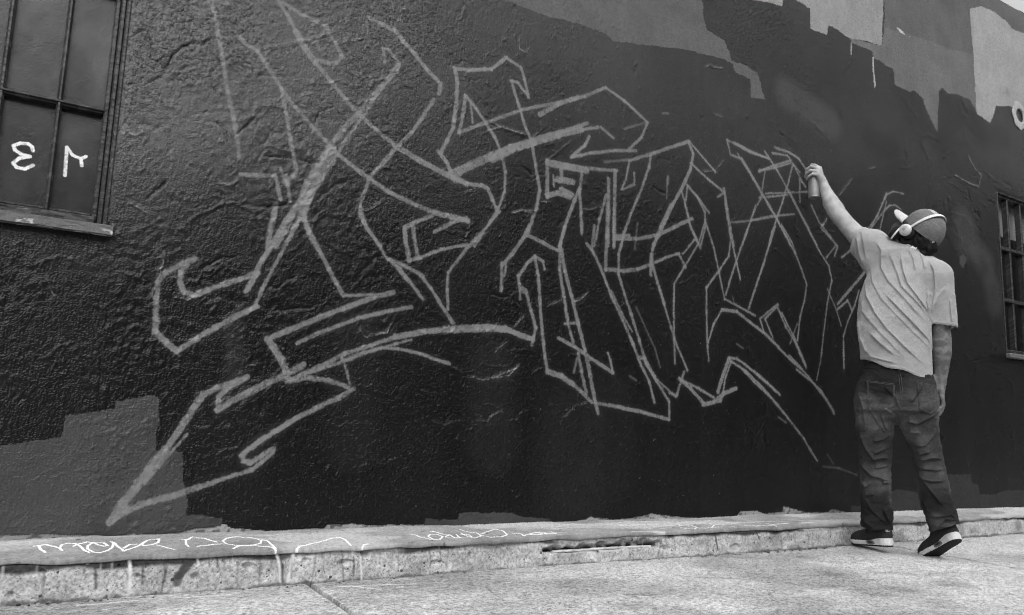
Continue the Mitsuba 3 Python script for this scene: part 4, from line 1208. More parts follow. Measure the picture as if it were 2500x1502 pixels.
class Field:
    """a signed distance field on a grid, built from blended limbs, meshed by surface nets"""

    def __init__(self, lo, hi, h):
        self.lo, self.h = np.array(lo, float), h
        self.n = np.ceil((np.array(hi) - lo) / h).astype(int) + 1
        self.F = np.full(self.n, 1.0, np.float32)
        self.ax = [(self.lo[i] + h * np.arange(self.n[i])).astype(np.float32) for i in range(3)]

    def blend(self, fn, lo, hi, k=.02, pad=.03):
        i0 = np.clip(((np.array(lo) - pad - self.lo) / self.h).astype(int), 0, self.n)
        i1 = np.clip(((np.array(hi) + pad - self.lo) / self.h).astype(int) + 2, 0, self.n)
        if (i1 <= i0).any():
            return
        s = tuple(slice(a, b) for a, b in zip(i0, i1))
        x, y, z = np.meshgrid(*[self.ax[i][s[i]] for i in range(3)], indexing="ij")
        d, F = fn(x, y, z).astype(np.float32), self.F[s]
        hh = np.clip(.5 + .5 * (F - d) / k, 0, 1)
        self.F[s] = F * (1 - hh) + d * hh - k * hh * (1 - hh)

    def limb(self, a, b, ra, rb, k=.02):
        a, b = np.array(a, np.float32), np.array(b, np.float32); d = b - a; L = float(d @ d) + 1e-12

        def fn(x, y, z):
            t = np.clip(((x - a[0]) * d[0] + (y - a[1]) * d[1] + (z - a[2]) * d[2]) / L, 0, 1)
            return np.sqrt((x - a[0] - t * d[0]) ** 2 + (y - a[1] - t * d[1]) ** 2 + (z - a[2] - t * d[2]) ** 2) - (ra + (rb - ra) * t)
        r = max(ra, rb)
        self.blend(fn, np.minimum(a, b) - r, np.maximum(a, b) + r, k, k + .012)

    def chain(self, pts, k=.02):
        """a bent limb: round cones end to end, joined hard where they share a joint, then blended on as one"""
        q = [(np.array(p[:3], np.float32), p[3]) for p in pts]

        def fn(x, y, z):
            out = None
            for (a, ra), (b, rb) in zip(q[:-1], q[1:]):
                d = b - a
                t = np.clip(((x - a[0]) * d[0] + (y - a[1]) * d[1] + (z - a[2]) * d[2]) / (float(d @ d) + 1e-12), 0, 1)
                e = np.sqrt((x - a[0] - t * d[0]) ** 2 + (y - a[1] - t * d[1]) ** 2 + (z - a[2] - t * d[2]) ** 2) - (ra + (rb - ra) * t)
                if out is None:
                    out = e
                else:
                    kk = .25 * min(ra, rb); h = np.clip(.5 + .5 * (out - e) / kk, 0, 1)
                    out = np.minimum(out, e) - .35 * kk * h * (1 - h)
            return out
        P_, R_ = np.array([a for a, _ in q]), max(r for _, r in q)
        self.blend(fn, P_.min(0) - R_, P_.max(0) + R_, k, k + .012)

    def ball(self, c, r, M=None, k=.02):
        """ellipsoid: centre, radii along the rows of M"""
        c, r = np.array(c, np.float32), np.array(r, np.float32); M = np.eye(3) if M is None else np.array(M)

        def fn(x, y, z):
            q = [((x - c[0]) * m[0] + (y - c[1]) * m[1] + (z - c[2]) * m[2]) / rr for m, rr in zip(M, r)]
            l = np.sqrt(q[0] ** 2 + q[1] ** 2 + q[2] ** 2)
            g = np.sqrt((q[0] / r[0]) ** 2 + (q[1] / r[1]) ** 2 + (q[2] / r[2]) ** 2)
            return l * (l - 1) / np.maximum(g, 1e-6)
        self.blend(fn, c - r.max(), c + r.max(), k, k + .012)

    def trunk(self, rings, k=.04):
        """stack of ellipses: z, centre u, centre v, half width, half depth, turn"""
        R = np.array(rings, float); R = R[R[:, 0].argsort()]

        def fn(x, y, z):
            zc = np.clip(z, R[0, 0], R[-1, 0])
            cu, cv, a, b, w = (np.interp(zc, R[:, 0], R[:, i]).astype(np.float32) for i in range(1, 6))
            c, s = np.cos(w), np.sin(w)
            p, q = (x - cu) * c + (y - cv) * s, -(x - cu) * s + (y - cv) * c
            l = (np.abs(p / a) ** 2.3 + np.abs(q / b) ** 2.3) ** (1 / 2.3)
            return np.maximum((l - 1) * np.minimum(a, b), np.abs(z - zc) - .002 + 0 * l)
        lo = [(R[:, 1] - R[:, 3]).min() - .03, (R[:, 2] - R[:, 4]).min() - .05, R[0, 0]]; hi = [(R[:, 1] + R[:, 3]).max() + .03, (R[:, 2] + R[:, 4]).max() + .05, R[-1, 0]]
        self.blend(fn, lo, hi, k, .05)

    def cut(self, fn):
        x, y, z = np.meshgrid(*self.ax, indexing="ij", sparse=True)
        self.F = np.maximum(self.F, fn(x, y, z).astype(np.float32))

    def warp(self, fn, band=.03):
        """add fn(points) to the field near the surface"""
        i = np.nonzero(np.abs(self.F) < band)
        p = np.stack([self.ax[a][i[a]] for a in range(3)], -1)
        self.F[i] += fn(p).astype(np.float32)

    def mesh(self):
        F, n = self.F, self.n
        s = F < 0
        c = np.zeros(n - 1, np.uint8)
        for a, b, e in np.ndindex(2, 2, 2):
            c += s[a:n[0] - 1 + a, b:n[1] - 1 + b, e:n[2] - 1 + e]
        act = np.argwhere((c > 0) & (c < 8))
        ids = np.full(n - 1, -1, np.int64); ids[tuple(act.T)] = np.arange(len(act))
        cor = list(np.ndindex(2, 2, 2))
        val = np.stack([F[act[:, 0] + a, act[:, 1] + b, act[:, 2] + e] for a, b, e in cor], 1)
        acc, cnt = np.zeros((len(act), 3)), np.zeros(len(act))
        for i in range(8):
            for ax in range(3):
                if cor[i][ax] == 0:
                    o = list(cor[i]); o[ax] = 1; j = cor.index(tuple(o))
                    v0, v1 = val[:, i], val[:, j]; m = (v0 < 0) != (v1 < 0)
                    t = v0[m] / (v0[m] - v1[m])
                    p = np.tile(np.array(cor[i], float), (m.sum(), 1)); p[:, ax] += t
                    acc[m] += p; cnt[m] += 1
        V = self.lo + self.h * (act + acc / cnt[:, None])
        faces = []
        for ax in range(3):
            b, e = [i for i in range(3) if i != ax]
            A = [slice(None)] * 3; Bq = [slice(None)] * 3
            A[ax], Bq[ax] = slice(0, n[ax] - 1), slice(1, n[ax])
            ed = np.argwhere(s[tuple(A)] != s[tuple(Bq)])
            ok = (ed[:, b] > 0) & (ed[:, e] > 0) & (ed[:, b] < n[b] - 1) & (ed[:, e] < n[e] - 1)
            ed = ed[ok]
            sg = s[tuple(ed.T)]

            def cell(db, de):
                q = ed.copy(); q[:, b] += db; q[:, e] += de
                return ids[tuple(q.T)]
            q = np.stack([cell(-1, -1), cell(0, -1), cell(0, 0), cell(-1, 0)], 1)
            flip = sg if ax != 1 else ~sg
            q = np.where(flip[:, None], q, q[:, ::-1])
            faces.append(q)
        q = np.vstack(faces)
        return V, np.vstack([q[:, [0, 1, 2]], q[:, [0, 2, 3]]])


def fold_field(polys, amp, width, jitter=0):
    """cloth ridges along lines drawn on the man's back (u, z); they fade out at their ends"""
    lines = [np.array(p) for p in polys]

    def fn(p):
        u, z = p[:, 0], p[:, 2]
        out = np.zeros(len(p))
        for n_, l in enumerate(lines):
            L = np.concatenate([[0], np.cumsum(np.hypot(*np.diff(l, axis=0).T))])
            best, par, side = np.full(len(p), 9.), np.zeros(len(p)), np.zeros(len(p))
            near = np.flatnonzero((u > l[:, 0].min() - .06) & (u < l[:, 0].max() + .06) & (z > l[:, 1].min() - .06) & (z < l[:, 1].max() + .06))
            if not len(near): continue
            for a, b, l0, l1 in zip(l[:-1], l[1:], L[:-1], L[1:]):
                d, t = seg_dist(u[near], z[near], a, b)
                m = d < best[near]
                best[near[m]] = d[m]; par[near[m]] = (l0 + t[m] * (l1 - l0)) / L[-1]
                e = b - a
                side[near[m]] = np.sign(e[0] * (z[near[m]] - a[1]) - e[1] * (u[near[m]] - a[0]))
            w = width * (.75 + .5 * ((n_ * .618) % 1))
            fade = smooth01(0, .2, par) * smooth01(1, .75, par) * .92 + .08
            soft = np.where(side > 0, np.exp(-best / (4.2 * w)) * .9 + .1 * np.exp(-(best / w) ** 2), np.exp(-(best / w) ** 2))
            out += amp * (.55 + .7 * ((n_ * .37) % 1)) * fade * soft
        return -out
    return fn


SHIRT_FOLDS, JEANS_FOLDS = [[(-0.1, 1.481), (-0.09, 1.371), (-0.052, 1.277), (0.012, 1.191), (0.081, 1.107), (0.149, 1.032), (0.176, 0.98)], [(-0.047, 1.54), (-0.046, 1.446), (-0.015, 1.368), (0.042, 1.289), (0.098, 1.211), (0.16, 1.135)], [(-0.131, 1.389), (-0.12, 1.295), (-0.082, 1.202), (-0.031, 1.117), (0.033, 1.041), (0.096, 0.973), (0.139, 0.933)], [(-0.15, 1.328), (-0.143, 1.219), (-0.104, 1.157), (-0.058, 1.095), (0.006, 1.019), (0.056, 0.959)], [(-0.01, 1.529), (0.009, 1.474), (0.027, 1.411), (0.044, 1.334), (0.107, 1.256), (0.162, 1.179)], [(0.044, 1.518), (0.054, 1.417), (0.071, 1.348), (0.114, 1.278), (0.151, 1.217), (0.168, 1.172)], [(0.082, 1.546), (0.103, 1.483), (0.112, 1.399)], [(0.168, 1.486), (0.191, 1.409), (0.193, 1.319), (0.177, 1.223), (0.165, 1.164)], [(-0.169, 1.181), (-0.161, 1.081), (-0.136, 1.012), (-0.103, 0.978)], [(0.242, 1.332), (0.205, 1.282), (0.18, 1.227)], [(-0.162, 1.643), (-0.154, 1.547), (-0.135, 1.475)], [(-0.137, 1.673), (-0.125, 1.577), (-0.114, 1.49)], [(-0.144, 0.99), (-0.076, 0.967), (0.01, 0.943)], [(-0.038, 1.307), (0.033, 1.213), (0.089, 1.144), (0.151, 1.069), (0.171, 1.024)], [(0.131, 1.527), (0.148, 1.465), (0.152, 1.412)], [(0.161, 1.313), (0.155, 1.254), (0.163, 1.194)], [(-0.113, 1.103), (-0.06, 1.042), (0.004, 0.981)], [(-0.062, 1.588), (-0.043, 1.54), (-0.048, 1.493)], [(0.255, 1.279), (0.258, 1.206), (0.262, 1.14)]], [[(-0.139, 0.74), (-0.085, 0.64), (-0.045, 0.58)], [(-0.119, 0.484), (-0.04, 0.526)], [(-0.134, 0.452), (-0.07, 0.471), (-0.039, 0.461)], [(-0.114, 0.415), (-0.044, 0.434)], [(-0.136, 0.383), (-0.074, 0.364), (-0.043, 0.359)], [(-0.184, 0.434), (-0.136, 0.383), (-0.095, 0.363)], [(-0.168, 0.277), (-0.118, 0.285)], [(-0.081, 0.348), (-0.043, 0.347)], [(-0.179, 0.59), (-0.153, 0.513), (-0.113, 0.453)], [(-0.076, 0.703), (-0.045, 0.595)], [(0.027, 0.659), (0.088, 0.646), (0.156, 0.686), (0.18, 0.706)], [(0.063, 0.531), (0.117, 0.541), (0.166, 0.604), (0.181, 0.679)], [(0.081, 0.491), (0.142, 0.513)], [(0.08, 0.461), (0.148, 0.483), (0.194, 0.478)], [(0.086, 0.427), (0.159, 0.424), (0.205, 0.434)], [(0.08, 0.382), (0.137, 0.371), (0.196, 0.375)], [(0.084, 0.397), (0.141, 0.312), (0.19, 0.25)], [(0.116, 0.2), (0.215, 0.22), (0.245, 0.19)], [(0.127, 0.135), (0.188, 0.199), (0.243, 0.197)], [(-0.168, 0.274), (-0.135, 0.208), (-0.081, 0.16), (-0.051, 0.14)], [(-0.182, 0.158), (-0.124, 0.115)], [(-0.079, 0.22), (-0.05, 0.148)], [(-0.057, 0.836), (-0.004, 0.774), (0.018, 0.697)], [(0.061, 0.745), (0.094, 0.799), (0.116, 0.846)], [(-0.0, 0.681), (-0.061, 0.719)], [(-0.177, 0.795), (-0.154, 0.716), (-0.15, 0.622)], [(-0.124, 0.545), (-0.067, 0.563), (-0.024, 0.596)], [(0.045, 0.599), (0.099, 0.601)], [(0.099, 0.272), (0.117, 0.215)], [(-0.18, 0.342), (-0.153, 0.313)], [(0.128, 0.164), (0.18, 0.162), (0.244, 0.168)]]
# ---- head frame: the face is tipped up and turned to the wall
HC = np.array([.137, .0, 1.643])
HF = np.array([-.55, .42, .72]); HF /= np.linalg.norm(HF)
HL = np.array([-.55, -.80, .05]); HL -= HF * (HL @ HF); HL /= np.linalg.norm(HL)
HU = np.cross(HF, HL)
HM = np.array([HF, HL, HU])
def head(f, l, u): return HC + f * HF + l * HL + u * HU
def hpts(q): return HC + np.asarray(q, float) @ HM


# ---- body (skin), one surface: head, neck, arms, hands, trunk and legs
body = Field([-.50, -.30, -.02], [.36, .36, 2.16], .0042)
body.trunk([(.92, .005, 0, .135, .09, 0), (1.1, .003, 0, .14, .10, 0), (1.3, .02, 0, .15, .10, -.2), (1.42, .05, 0, .13, .085, -.25), (1.5, .03, .01, .09, .06, -.25)], .03)
body.chain([(.07, .0, 1.50, .052), (.10, .005, 1.565, .052), (.125, .005, 1.61, .055)])
body.ball(head(-.005, 0, .02), [.098, .076, .105], HM)
body.ball(head(.035, 0, -.055), [.062, .056, .062], HM, .03)                 # jaw and face
body.ball(head(.095, 0, -.02), [.018, .014, .026], HM, .015)                 # nose
for sd in (-1, 1):
    body.ball(head(-.008, sd * .078, -.02), [.02, .008, .032], HM, .008)       # ears
    body.ball(head(.078, sd * .032, .012), [.014, .014, .011], HM, .006)       # eyes
body.ball(head(.088, 0, -.062), [.014, .026, .010], HM, .008)                # mouth
# left arm, raised to the wall
body.chain([(.05, .0, 1.50, .055), (-.05, .015, 1.555, .058), (-.08, .025, 1.585, .056), (-.155, .065, 1.652, .052), (-.205, .09, 1.722, .046), (-.246, .115, 1.785, .042)], .02)
body.chain([(-.246, .115, 1.785, .043), (-.272, .135, 1.835, .0475), (-.296, .15, 1.89, .043), (-.320, .162, 1.96, .030), (-.333, .165, 2.004, .0245)], .015)
body.ball((-.232, .085, 1.765), [.03, .03, .03], None, .03)
# left hand: palm, four fingers closed round the can, thumb behind it
body.chain([(-.333, .165, 2.004, .023), (-.338, .158, 2.03, .02)], .01)
KN = {"index": [(-.349, .158, 2.098, .0105), (-.374, .146, 2.116, .009), (-.392, .155, 2.124, .0082), (-.394, .166, 2.119, .0075)],
      "middle": [(-.356, .142, 2.088, .0108), (-.392, .122, 2.104, .0093), (-.415, .134, 2.093, .0085), (-.424, .150, 2.078, .0075)],
      "ring": [(-.358, .133, 2.069, .0104), (-.396, .118, 2.079, .009), (-.419, .131, 2.066, .0082), (-.427, .150, 2.051, .0072)],
      "little": [(-.358, .131, 2.050, .0096), (-.386, .120, 2.056, .0082), (-.408, .126, 2.045, .0075), (-.420, .142, 2.035, .0066)]}
for nm, c in KN.items():
    body.limb((-.336, .158, 2.018), c[0][:3], .0135, .0125, .012)               # the bones of the palm
    body.chain(c, .0035)
body.chain([(-.336, .172, 2.022, .015), (-.340, .196, 2.048, .012), (-.362, .207, 2.066, .0095), (-.384, .210, 2.072, .008)], .008)   # thumb
# right arm, hanging
body.chain([(.19, -.015, 1.42, .058), (.214, -.01, 1.28, .05), (.212, .0, 1.12, .043), (.213, .005, 1.07, .041)], .02)
body.chain([(.213, .005, 1.07, .041), (.214, .008, 1.01, .042), (.208, .02, .93, .033), (.203, .03, .862, .0245)], .02)
body.chain([(.203, .03, .862, .023), (.201, .034, .84, .021)], .01)
for i, (dv, ln, r_) in enumerate([(-.026, .070, .0088), (-.009, .082, .0092), (.008, .078, .009), (.024, .060, .008)]):
    k0 = np.array([.204, .036 + dv, .782 + abs(dv - .0) * .25])
    body.limb((.201, .034 + dv * .45, .842), k0, .0155, .0115, .012)
    k1 = k0 + [.004, dv * .1, -ln * .5]; k2 = k1 + [-.008, 0, -ln * .32]; k3 = k2 + [-.012, 0, -ln * .2]
    body.chain([(*k0, r_ + .001), (*k1, r_), (*k2, r_ - .0008), (*k3, r_ - .0015)], .004)
body.chain([(.196, .052, .832, .013), (.186, .074, .80, .0105), (.180, .080, .772, .0085)], .008)
body.ball((0, 0, .86), [.15, .10, .12], None, .04)
# legs, inside the jeans
body.chain([(-.09, .01, .85, .085), (-.112, .04, .50, .052), (-.090, .035, .14, .030)], .03)
body.chain([(.09, -.01, .85, .085), (.135, .02, .50, .052), (.186, .015, .18, .030)], .03)
body.warp(lambda p: -.0016 * (meshkit.fbm(p * 40, 3, 1) - .5) - .004 * np.exp(-((p[:, 2] - 1.87) / .05) ** 2) * (meshkit.noise(p * [70, 70, 22], 2) - .5) * (p[:, 0] < -.2))


def skin_col(p, n, uv):
    s = fbm(p.x * 45, p.y * 45, p.z * 30, 3)
    k = .40 * (.72 + .5 * s)
    # the hanging right forearm is covered in dark tattoos and hair
    right = sstep(.14, .18, (p.x - 3.73) * .504 - (p.y + .55) * .863) * sstep(1.22, 1.16, p.z)
    ink = sstep(.36, .62, fbm(p.x * 55, p.y * 55, p.z * 42, 4))
    k = dr.lerp(k, dr.lerp(mi.Float(.20), .11, ink), right * .95)
    head_tone = sstep(.0, .03, (p.x - 3.73) * .504 - (p.y + .55) * .863) * sstep(1.5, 1.53, p.z) * sstep(1.72, 1.68, p.z)  # head and neck toned darker than the other skin
    k = dr.lerp(k, .05 + .05 * s, head_tone)
    return gray(k * (.85 + .3 * noise(p.x * 500, p.y * 500, p.z * 500)))


principled("skin", skin_col, .5, .4, lambda p, n, uv: .0006 * fbm(p.x * 260, p.y * 260, p.z * 200, 2), 1.0)
padd("person", body.mesh(), "skin", label="man in pale t-shirt and dark jeans, reaching up to the wall with a spray can", cat="person")


def flat_caps(V, F, fn, h):
    """drops the flat lid that a cut leaves: the cloth stays an open sheet"""
    c = fn(*V.T)
    lid = (np.abs(c) < .55 * h)[F].sum(1) == 3
    nrm = np.cross(V[F[:, 1]] - V[F[:, 0]], V[F[:, 2]] - V[F[:, 0]])
    nrm /= np.linalg.norm(nrm, axis=1, keepdims=True) + 1e-12
    e = 1e-3; C = V[F].mean(1)
    g = np.stack([(fn(*(C + d).T) - fn(*(C - d).T)) / (2 * e) for d in np.eye(3) * e], -1)
    g /= np.linalg.norm(g, axis=1, keepdims=True) + 1e-12
    return F[~(lid & ((nrm * g).sum(1) > .7))]


def drop_loose(V, F):
    u, inv = np.unique(F, return_inverse=True)
    return V[u], inv.reshape(-1, 3)


# ---- t-shirt
sh = Field([-.24, -.24, .80], [.34, .26, 1.76], .0032)
sh.trunk([(.80, .006, 0, .168, .130, 0), (.96, .006, -.005, .166, .132, 0), (1.06, .002, -.01, .168, .137, 0), (1.18, -.001, -.012, .171, .137, -.05), (1.30, .012, -.005, .172, .126, -.15),
          (1.40, .040, 0, .168, .112, -.22), (1.47, .038, .005, .142, .088, -.25), (1.52, .022, .01, .105, .066, -.25)], .03)
sh.chain([(.05, .0, 1.50, .072), (.12, -.005, 1.46, .072), (.195, -.018, 1.395, .073)], .05)
sh.chain([(.195, -.018, 1.395, .073), (.213, -.015, 1.29, .068), (.226, .0, 1.10, .061)], .05)
sh.chain([(.05, .005, 1.505, .07), (-.02, .015, 1.545, .068), (-.085, .03, 1.600, .070)], .05)
sh.chain([(-.085, .03, 1.600, .070), (-.135, .055, 1.632, .062), (-.205, .09, 1.715, .055)], .04)
sh.chain([(-.095, .03, 1.50, .055), (-.135, .05, 1.575, .052), (-.17, .07, 1.60, .045)], .04)
sh.limb((.085, 0, 1.53), (.095, .0, 1.55), .058, .056, .03)
ff = fold_field(SHIRT_FOLDS, .0105, .0052)
back = lambda p: smooth01(.10, .0, p[:, 1])
sh.warp(lambda p: ff(p) * back(p) + .004 * (meshkit.fbm(p * 14, 3, 4) - .5) + .0035 * (meshkit.fbm(p * [34, 34, 26], 3, 24) - .5))
hem = lambda x, y, z: .970 - (x + .16) * .344 + .006 * np.sin(x * 40) - z
nR = np.array([.12, 0, -1.]); nR /= np.linalg.norm(nR)
slR = lambda x, y, z: np.where((x > .14) & (z < 1.3), (1.149 - (x - .167) * .143) - z, -.1)
aL = np.array([-.78, .40, .48]); aL /= np.linalg.norm(aL); cL = np.array([-.158, .06, 1.625])
slL = lambda x, y, z: np.where((z > 1.40) & (x < -.05), (x - cL[0]) * aL[0] + (y - cL[1]) * aL[1] + (z - cL[2]) * aL[2], -.1)
neck = lambda x, y, z: .072 - np.sqrt((x - .118) ** 2 + (y - .01) ** 2 + ((z - 1.585) * .9) ** 2)
sh.F[(np.abs(sh.ax[0])[:, None, None] >= 0) & (sh.ax[2] < .84)[None, None, :] & np.ones(sh.n, bool)] = 1
for c in (hem, slL, neck):
    sh.cut(c)
# the right sleeve hangs open at its own hem; the trunk beside it goes on
x_, y_, z_ = np.meshgrid(*sh.ax, indexing="ij", sparse=True)
sl = (x_ > .172 - (1.14 - z_) * .02) & (z_ < 1.149 - (x_ - .167) * .143)
sh.F = np.where(sl & (sh.F < .05), np.maximum(sh.F, (1.149 - (x_ - .167) * .143) - z_), sh.F).astype(np.float32)
V, F = sh.mesh()
for c in (hem, slL, neck, slR):
    F = flat_caps(V, F, c, .0032)
V, F = drop_loose(V, F)


def shirt_col(p, n, uv):
    k = 0.40 * (.80 + .3 * fbm(p.x * 30, p.y * 30, p.z * 30)) * (.80 + .4 * noise(p.x * 420, p.y * 420, p.z * 300))
    return gray(k)


principled("shirt_cloth", shirt_col, .95, .1, lambda p, n, uv: .0007 * noise(p.x * 600, p.y * 600, p.z * 400) + .0012 * fbm(p.x * 90, p.y * 90, p.z * 60), 1.0, sheen=.3)
padd("person__shirt", (V, F), "shirt_cloth", label="pale crew-neck t-shirt with long diagonal folds")


def band(V, F, fn, lo, hi, lift, key, bsdf):
    """a strip of a garment where lo < fn < hi, raised by lift: hems, ribbing, pockets"""
    c = fn(V)
    m = ((c > lo) & (c < hi))[F].all(1)
    if m.sum() < 4: return
    N = vnormals(V, F)
    W, G = drop_loose(V, F[m]); u = np.unique(F[m])
    W = V[u] + lift * N[u]
    e = np.sort(np.vstack([G[:, [0, 1]], G[:, [1, 2]], G[:, [2, 0]]]), 1)
    uq, cn = np.unique(e, axis=0, return_counts=True)
    rim = np.unique(uq[cn == 1])
    W2 = W.copy(); W2[rim] = V[u][rim] + .0003 * N[u][rim]
    padd(key, (W2, G), bsdf)


band(V, F, lambda q: -hem(*q.T), .002, .020, .0022, "person__shirt__hem", "shirt_cloth")
band(V, F, lambda q: -neck(*q.T), .001, .018, .0030, "person__shirt__collar", "shirt_cloth")
band(V, F, lambda q: np.where(q[:, 2] < 1.3, np.where(q[:, 0] > .168, q[:, 2] - 1.149 + (q[:, 0] - .167) * .143, -1), -1), .002, .020, .0022, "person__shirt__sleeve_hem", "shirt_cloth")
tg = bbox((-.012, -.0008, -.016), (.012, .0008, .016), .0005)
tg.apply_transform(trimesh.transformations.rotation_matrix(.7, [0, 1, 0])); tg.vertices += [.112, -.072, 1.548]
principled("white_plastic", .78, .35, .5)
padd("person__shirt__neck_tag", tg, "white_plastic", smooth=False)

# ---- jeans
jn = Field([-.25, -.22, .04], [.32, .24, 1.0], .0032)
jn.trunk([(1.0, .004, -.005, .150, .108, 0), (.93, .002, -.005, .160, .116, 0), (.85, -.002, -.012, .180, .128, 0), (.76, -.006, -.015, .184, .132, 0), (.71, -.006, -.01, .178, .122, 0), (.69, -.006, 0, .16, .09, 0)], .03)
jn.chain([(-.098, .0, .76, .098), (-.108, .012, .64, .090), (-.106, .035, .53, .078), (-.112, .045, .45, .0745), (-.114, .03, .33, .0705), (-.114, .022, .22, .0705), (-.116, .018, .08, .0735)], .03)
jn.chain([(.088, -.012, .76, .096), (.092, -.005, .66, .089), (.116, .012, .55, .070), (.134, .02, .46, .065), (.147, .0, .36, .0665), (.155, -.015, .27, .0680), (.176, -.03, .19, .0665), (.198, -.042, .09, .067)], .03)
fj = fold_field(JEANS_FOLDS, .0190, .0046)
seam = fold_field([[(.017, .905), (.022, .82), (.016, .72)], [(-.165, .89), (-.152, .83), (-.06, .805), (.017, .80), (.1, .80), (.178, .815)], [(-.172, .85), (-.178, .7), (-.172, .55), (-.165, .35), (-.17, .14)]], .003, .0035)
jn.warp(lambda p: (fj(p) + seam(p)) * smooth01(.10, .02, p[:, 1]) + .007 * (meshkit.fbm(p * [16, 16, 26], 3, 14) - .5) + .006 * (meshkit.fbm(p * [36, 36, 62], 3, 44) - .5) + .0045 * (meshkit.noise(p * [18, 18, 55], 6) - .5) * smooth01(.62, .5, p[:, 2])
        - .010 * (meshkit.noise(p * [14, 14, 60], 16) - .4) * smooth01(.24, .13, p[:, 2]))
hl = lambda x, y, z: np.where(x < .03, .112 + .004 * np.sin(x * 60) - z, -.1)
hr = lambda x, y, z: np.where(x > .03, .125 + .42 * (x - .126) - .10 * (y + .04) - z, -.1)
wt = lambda x, y, z: z - .955
for c in (hl, hr, wt):
    jn.cut(c)
V, F = jn.mesh()
for c in (hl, hr, wt):
    F = flat_caps(V, F, c, .0032)
V, F = drop_loose(V, F)


def denim_col(p, n, uv):
    w = noise(p.x * 260 + p.z * 200, p.y * 260 + p.z * 200, p.z * 90) * .6 + .4 * noise(p.x * 500, p.y * 500, p.z * 160)
    wear = 1.2 * sstep(.42, .72, fbm(p.x * 7, p.y * 7, p.z * 6, 3)) + .5 * sstep(.55, .35, dr.abs(p.z - .55) / .5)
    k = (0.018 + .050 * wear * sstep(.95, .72, p.z)) * (.45 + 1.1 * w)  # wear fades out at the waist: shade of the shirt hem painted in
    return gray(k)


principled("denim", denim_col, .9, .15, lambda p, n, uv: .0009 * noise(p.x * 500 + p.z * 260, p.y * 500, p.z * 260) + .0022 * fbm(p.x * 60, p.y * 60, p.z * 80), 1.0, sheen=.2)
padd("person__jeans", (V, F), "denim", label="loose dark denim jeans, wrinkled at the knees")


def pocket(poly, key):
    poly = np.array(poly)
    ins = lambda q: np.where(inside(q[:, 0], q[:, 2], poly) & (q[:, 1] < .03), 1., 0.)
    band(V, F, ins, .5, 2, .0035, key, "denim")
    sv = np.vstack([poly, poly[:1]])
    return sv


P1 = [(-.136, .863), (-.004, .844), (-.002, .728), (-.073, .696), (-.132, .721)]
P2 = [(.092, .857), (.176, .841), (.176, .722), (.150, .690), (.097, .715)]
pocket(P1, "person__jeans__back_pocket"); pocket(P2, "person__jeans__back_pocket_001")
band(V, F, lambda q: np.where(q[:, 1] < .12, q[:, 2], 0), .918, .952, .003, "person__jeans__waistband", "denim")
kd = cKDTree(V[V[:, 1] < .03][:, [0, 2]]); kv = V[V[:, 1] < .03]


def stitch(line, key, off=.0040, r=.0009):
    """a line of pale thread lying on the back of the jeans"""
    l = np.array(line); L = np.concatenate([[0], np.cumsum(np.hypot(*np.diff(l, axis=0).T))])
    t = np.linspace(0, L[-1], max(4, int(L[-1] / .006)))
    q = np.stack([np.interp(t, L, l[:, 0]), np.interp(t, L, l[:, 1])], -1)
    _, i = kd.query(q, k=6)
    y = kv[i][:, :, 1].min(1) - off
    y = np.convolve(np.pad(y, 2, mode="edge"), np.ones(5) / 5, "valid")
    return tube(np.stack([q[:, 0], y, q[:, 1]], -1), r, 5)


principled("thread", .11, .8, .2)
st = []
for p in (P1, P2):
    c = np.mean(p, 0)
    for s_ in (.93, .86):
        q = [tuple(c + (np.array(a) - c) * s_) for a in p]
        st.append(stitch(q + q[:1], ""))
st += [stitch([(.013, .90), (.018, .82), (.012, .73)], "", .0035), stitch([(.022, .90), (.027, .82), (.021, .73)], "", .0035)]
padd("person__jeans__stitching", cat(st), "thread")
bl = bbox((-.006, -.004, -.026), (.006, .004, .026), .002)
for k, (bu, bz) in enumerate(((-.150, .93), (.017, .905))):
    i = kd.query([bu, bz], k=8)[1]
    b2 = bl.copy(); b2.vertices += [bu, kv[i][:, 1].min() - .004, bz]
    padd(num("person__jeans__belt_loop"), b2, "denim", smooth=False)

# ---- hair
principled("hair_dark", lambda p, n, uv: gray(.003 + .010 * noise(p.x * 160, p.y * 160, p.z * 24)), .6, .2, lambda p, n, uv: .004 * noise(p.x * 150, p.y * 150, p.z * 22), 1.0)
hr_ = Field([-.02, -.16, 1.44], [.30, .16, 1.78], .004)
hr_.ball(head(-.035, 0, -.025), [.078, .082, .085], HM, .02)
hr_.ball((.158, -.035, 1.568), [.055, .055, .055], None, .03)
hr_.ball((.172, -.045, 1.530), [.038, .038, .034], None, .02)
hr_.ball((.155, -.052, 1.512), [.026, .026, .022], None, .015)
hr_.ball(head(-.02, .05, -.075), [.05, .035, .035], HM, .02)
hr_.warp(lambda p: .010 * (meshkit.noise(p * [95, 95, 40], 31) - .5) + .012 * (meshkit.noise(p * 38, 32) - .5))
padd("person__hair", hr_.mesh(), "hair_dark", label="long dark hair bunched at the nape under the cap")

# ---- cap: six panels, a brim, a button and a back strap
def cap_col(p, n, uv):
    return gray(0.19 * (.6 + .6 * fbm(p.x * 120, p.y * 120, p.z * 120, 3)) * (.75 + .5 * noise(p.x * 350, p.y * 350, p.z * 350)))


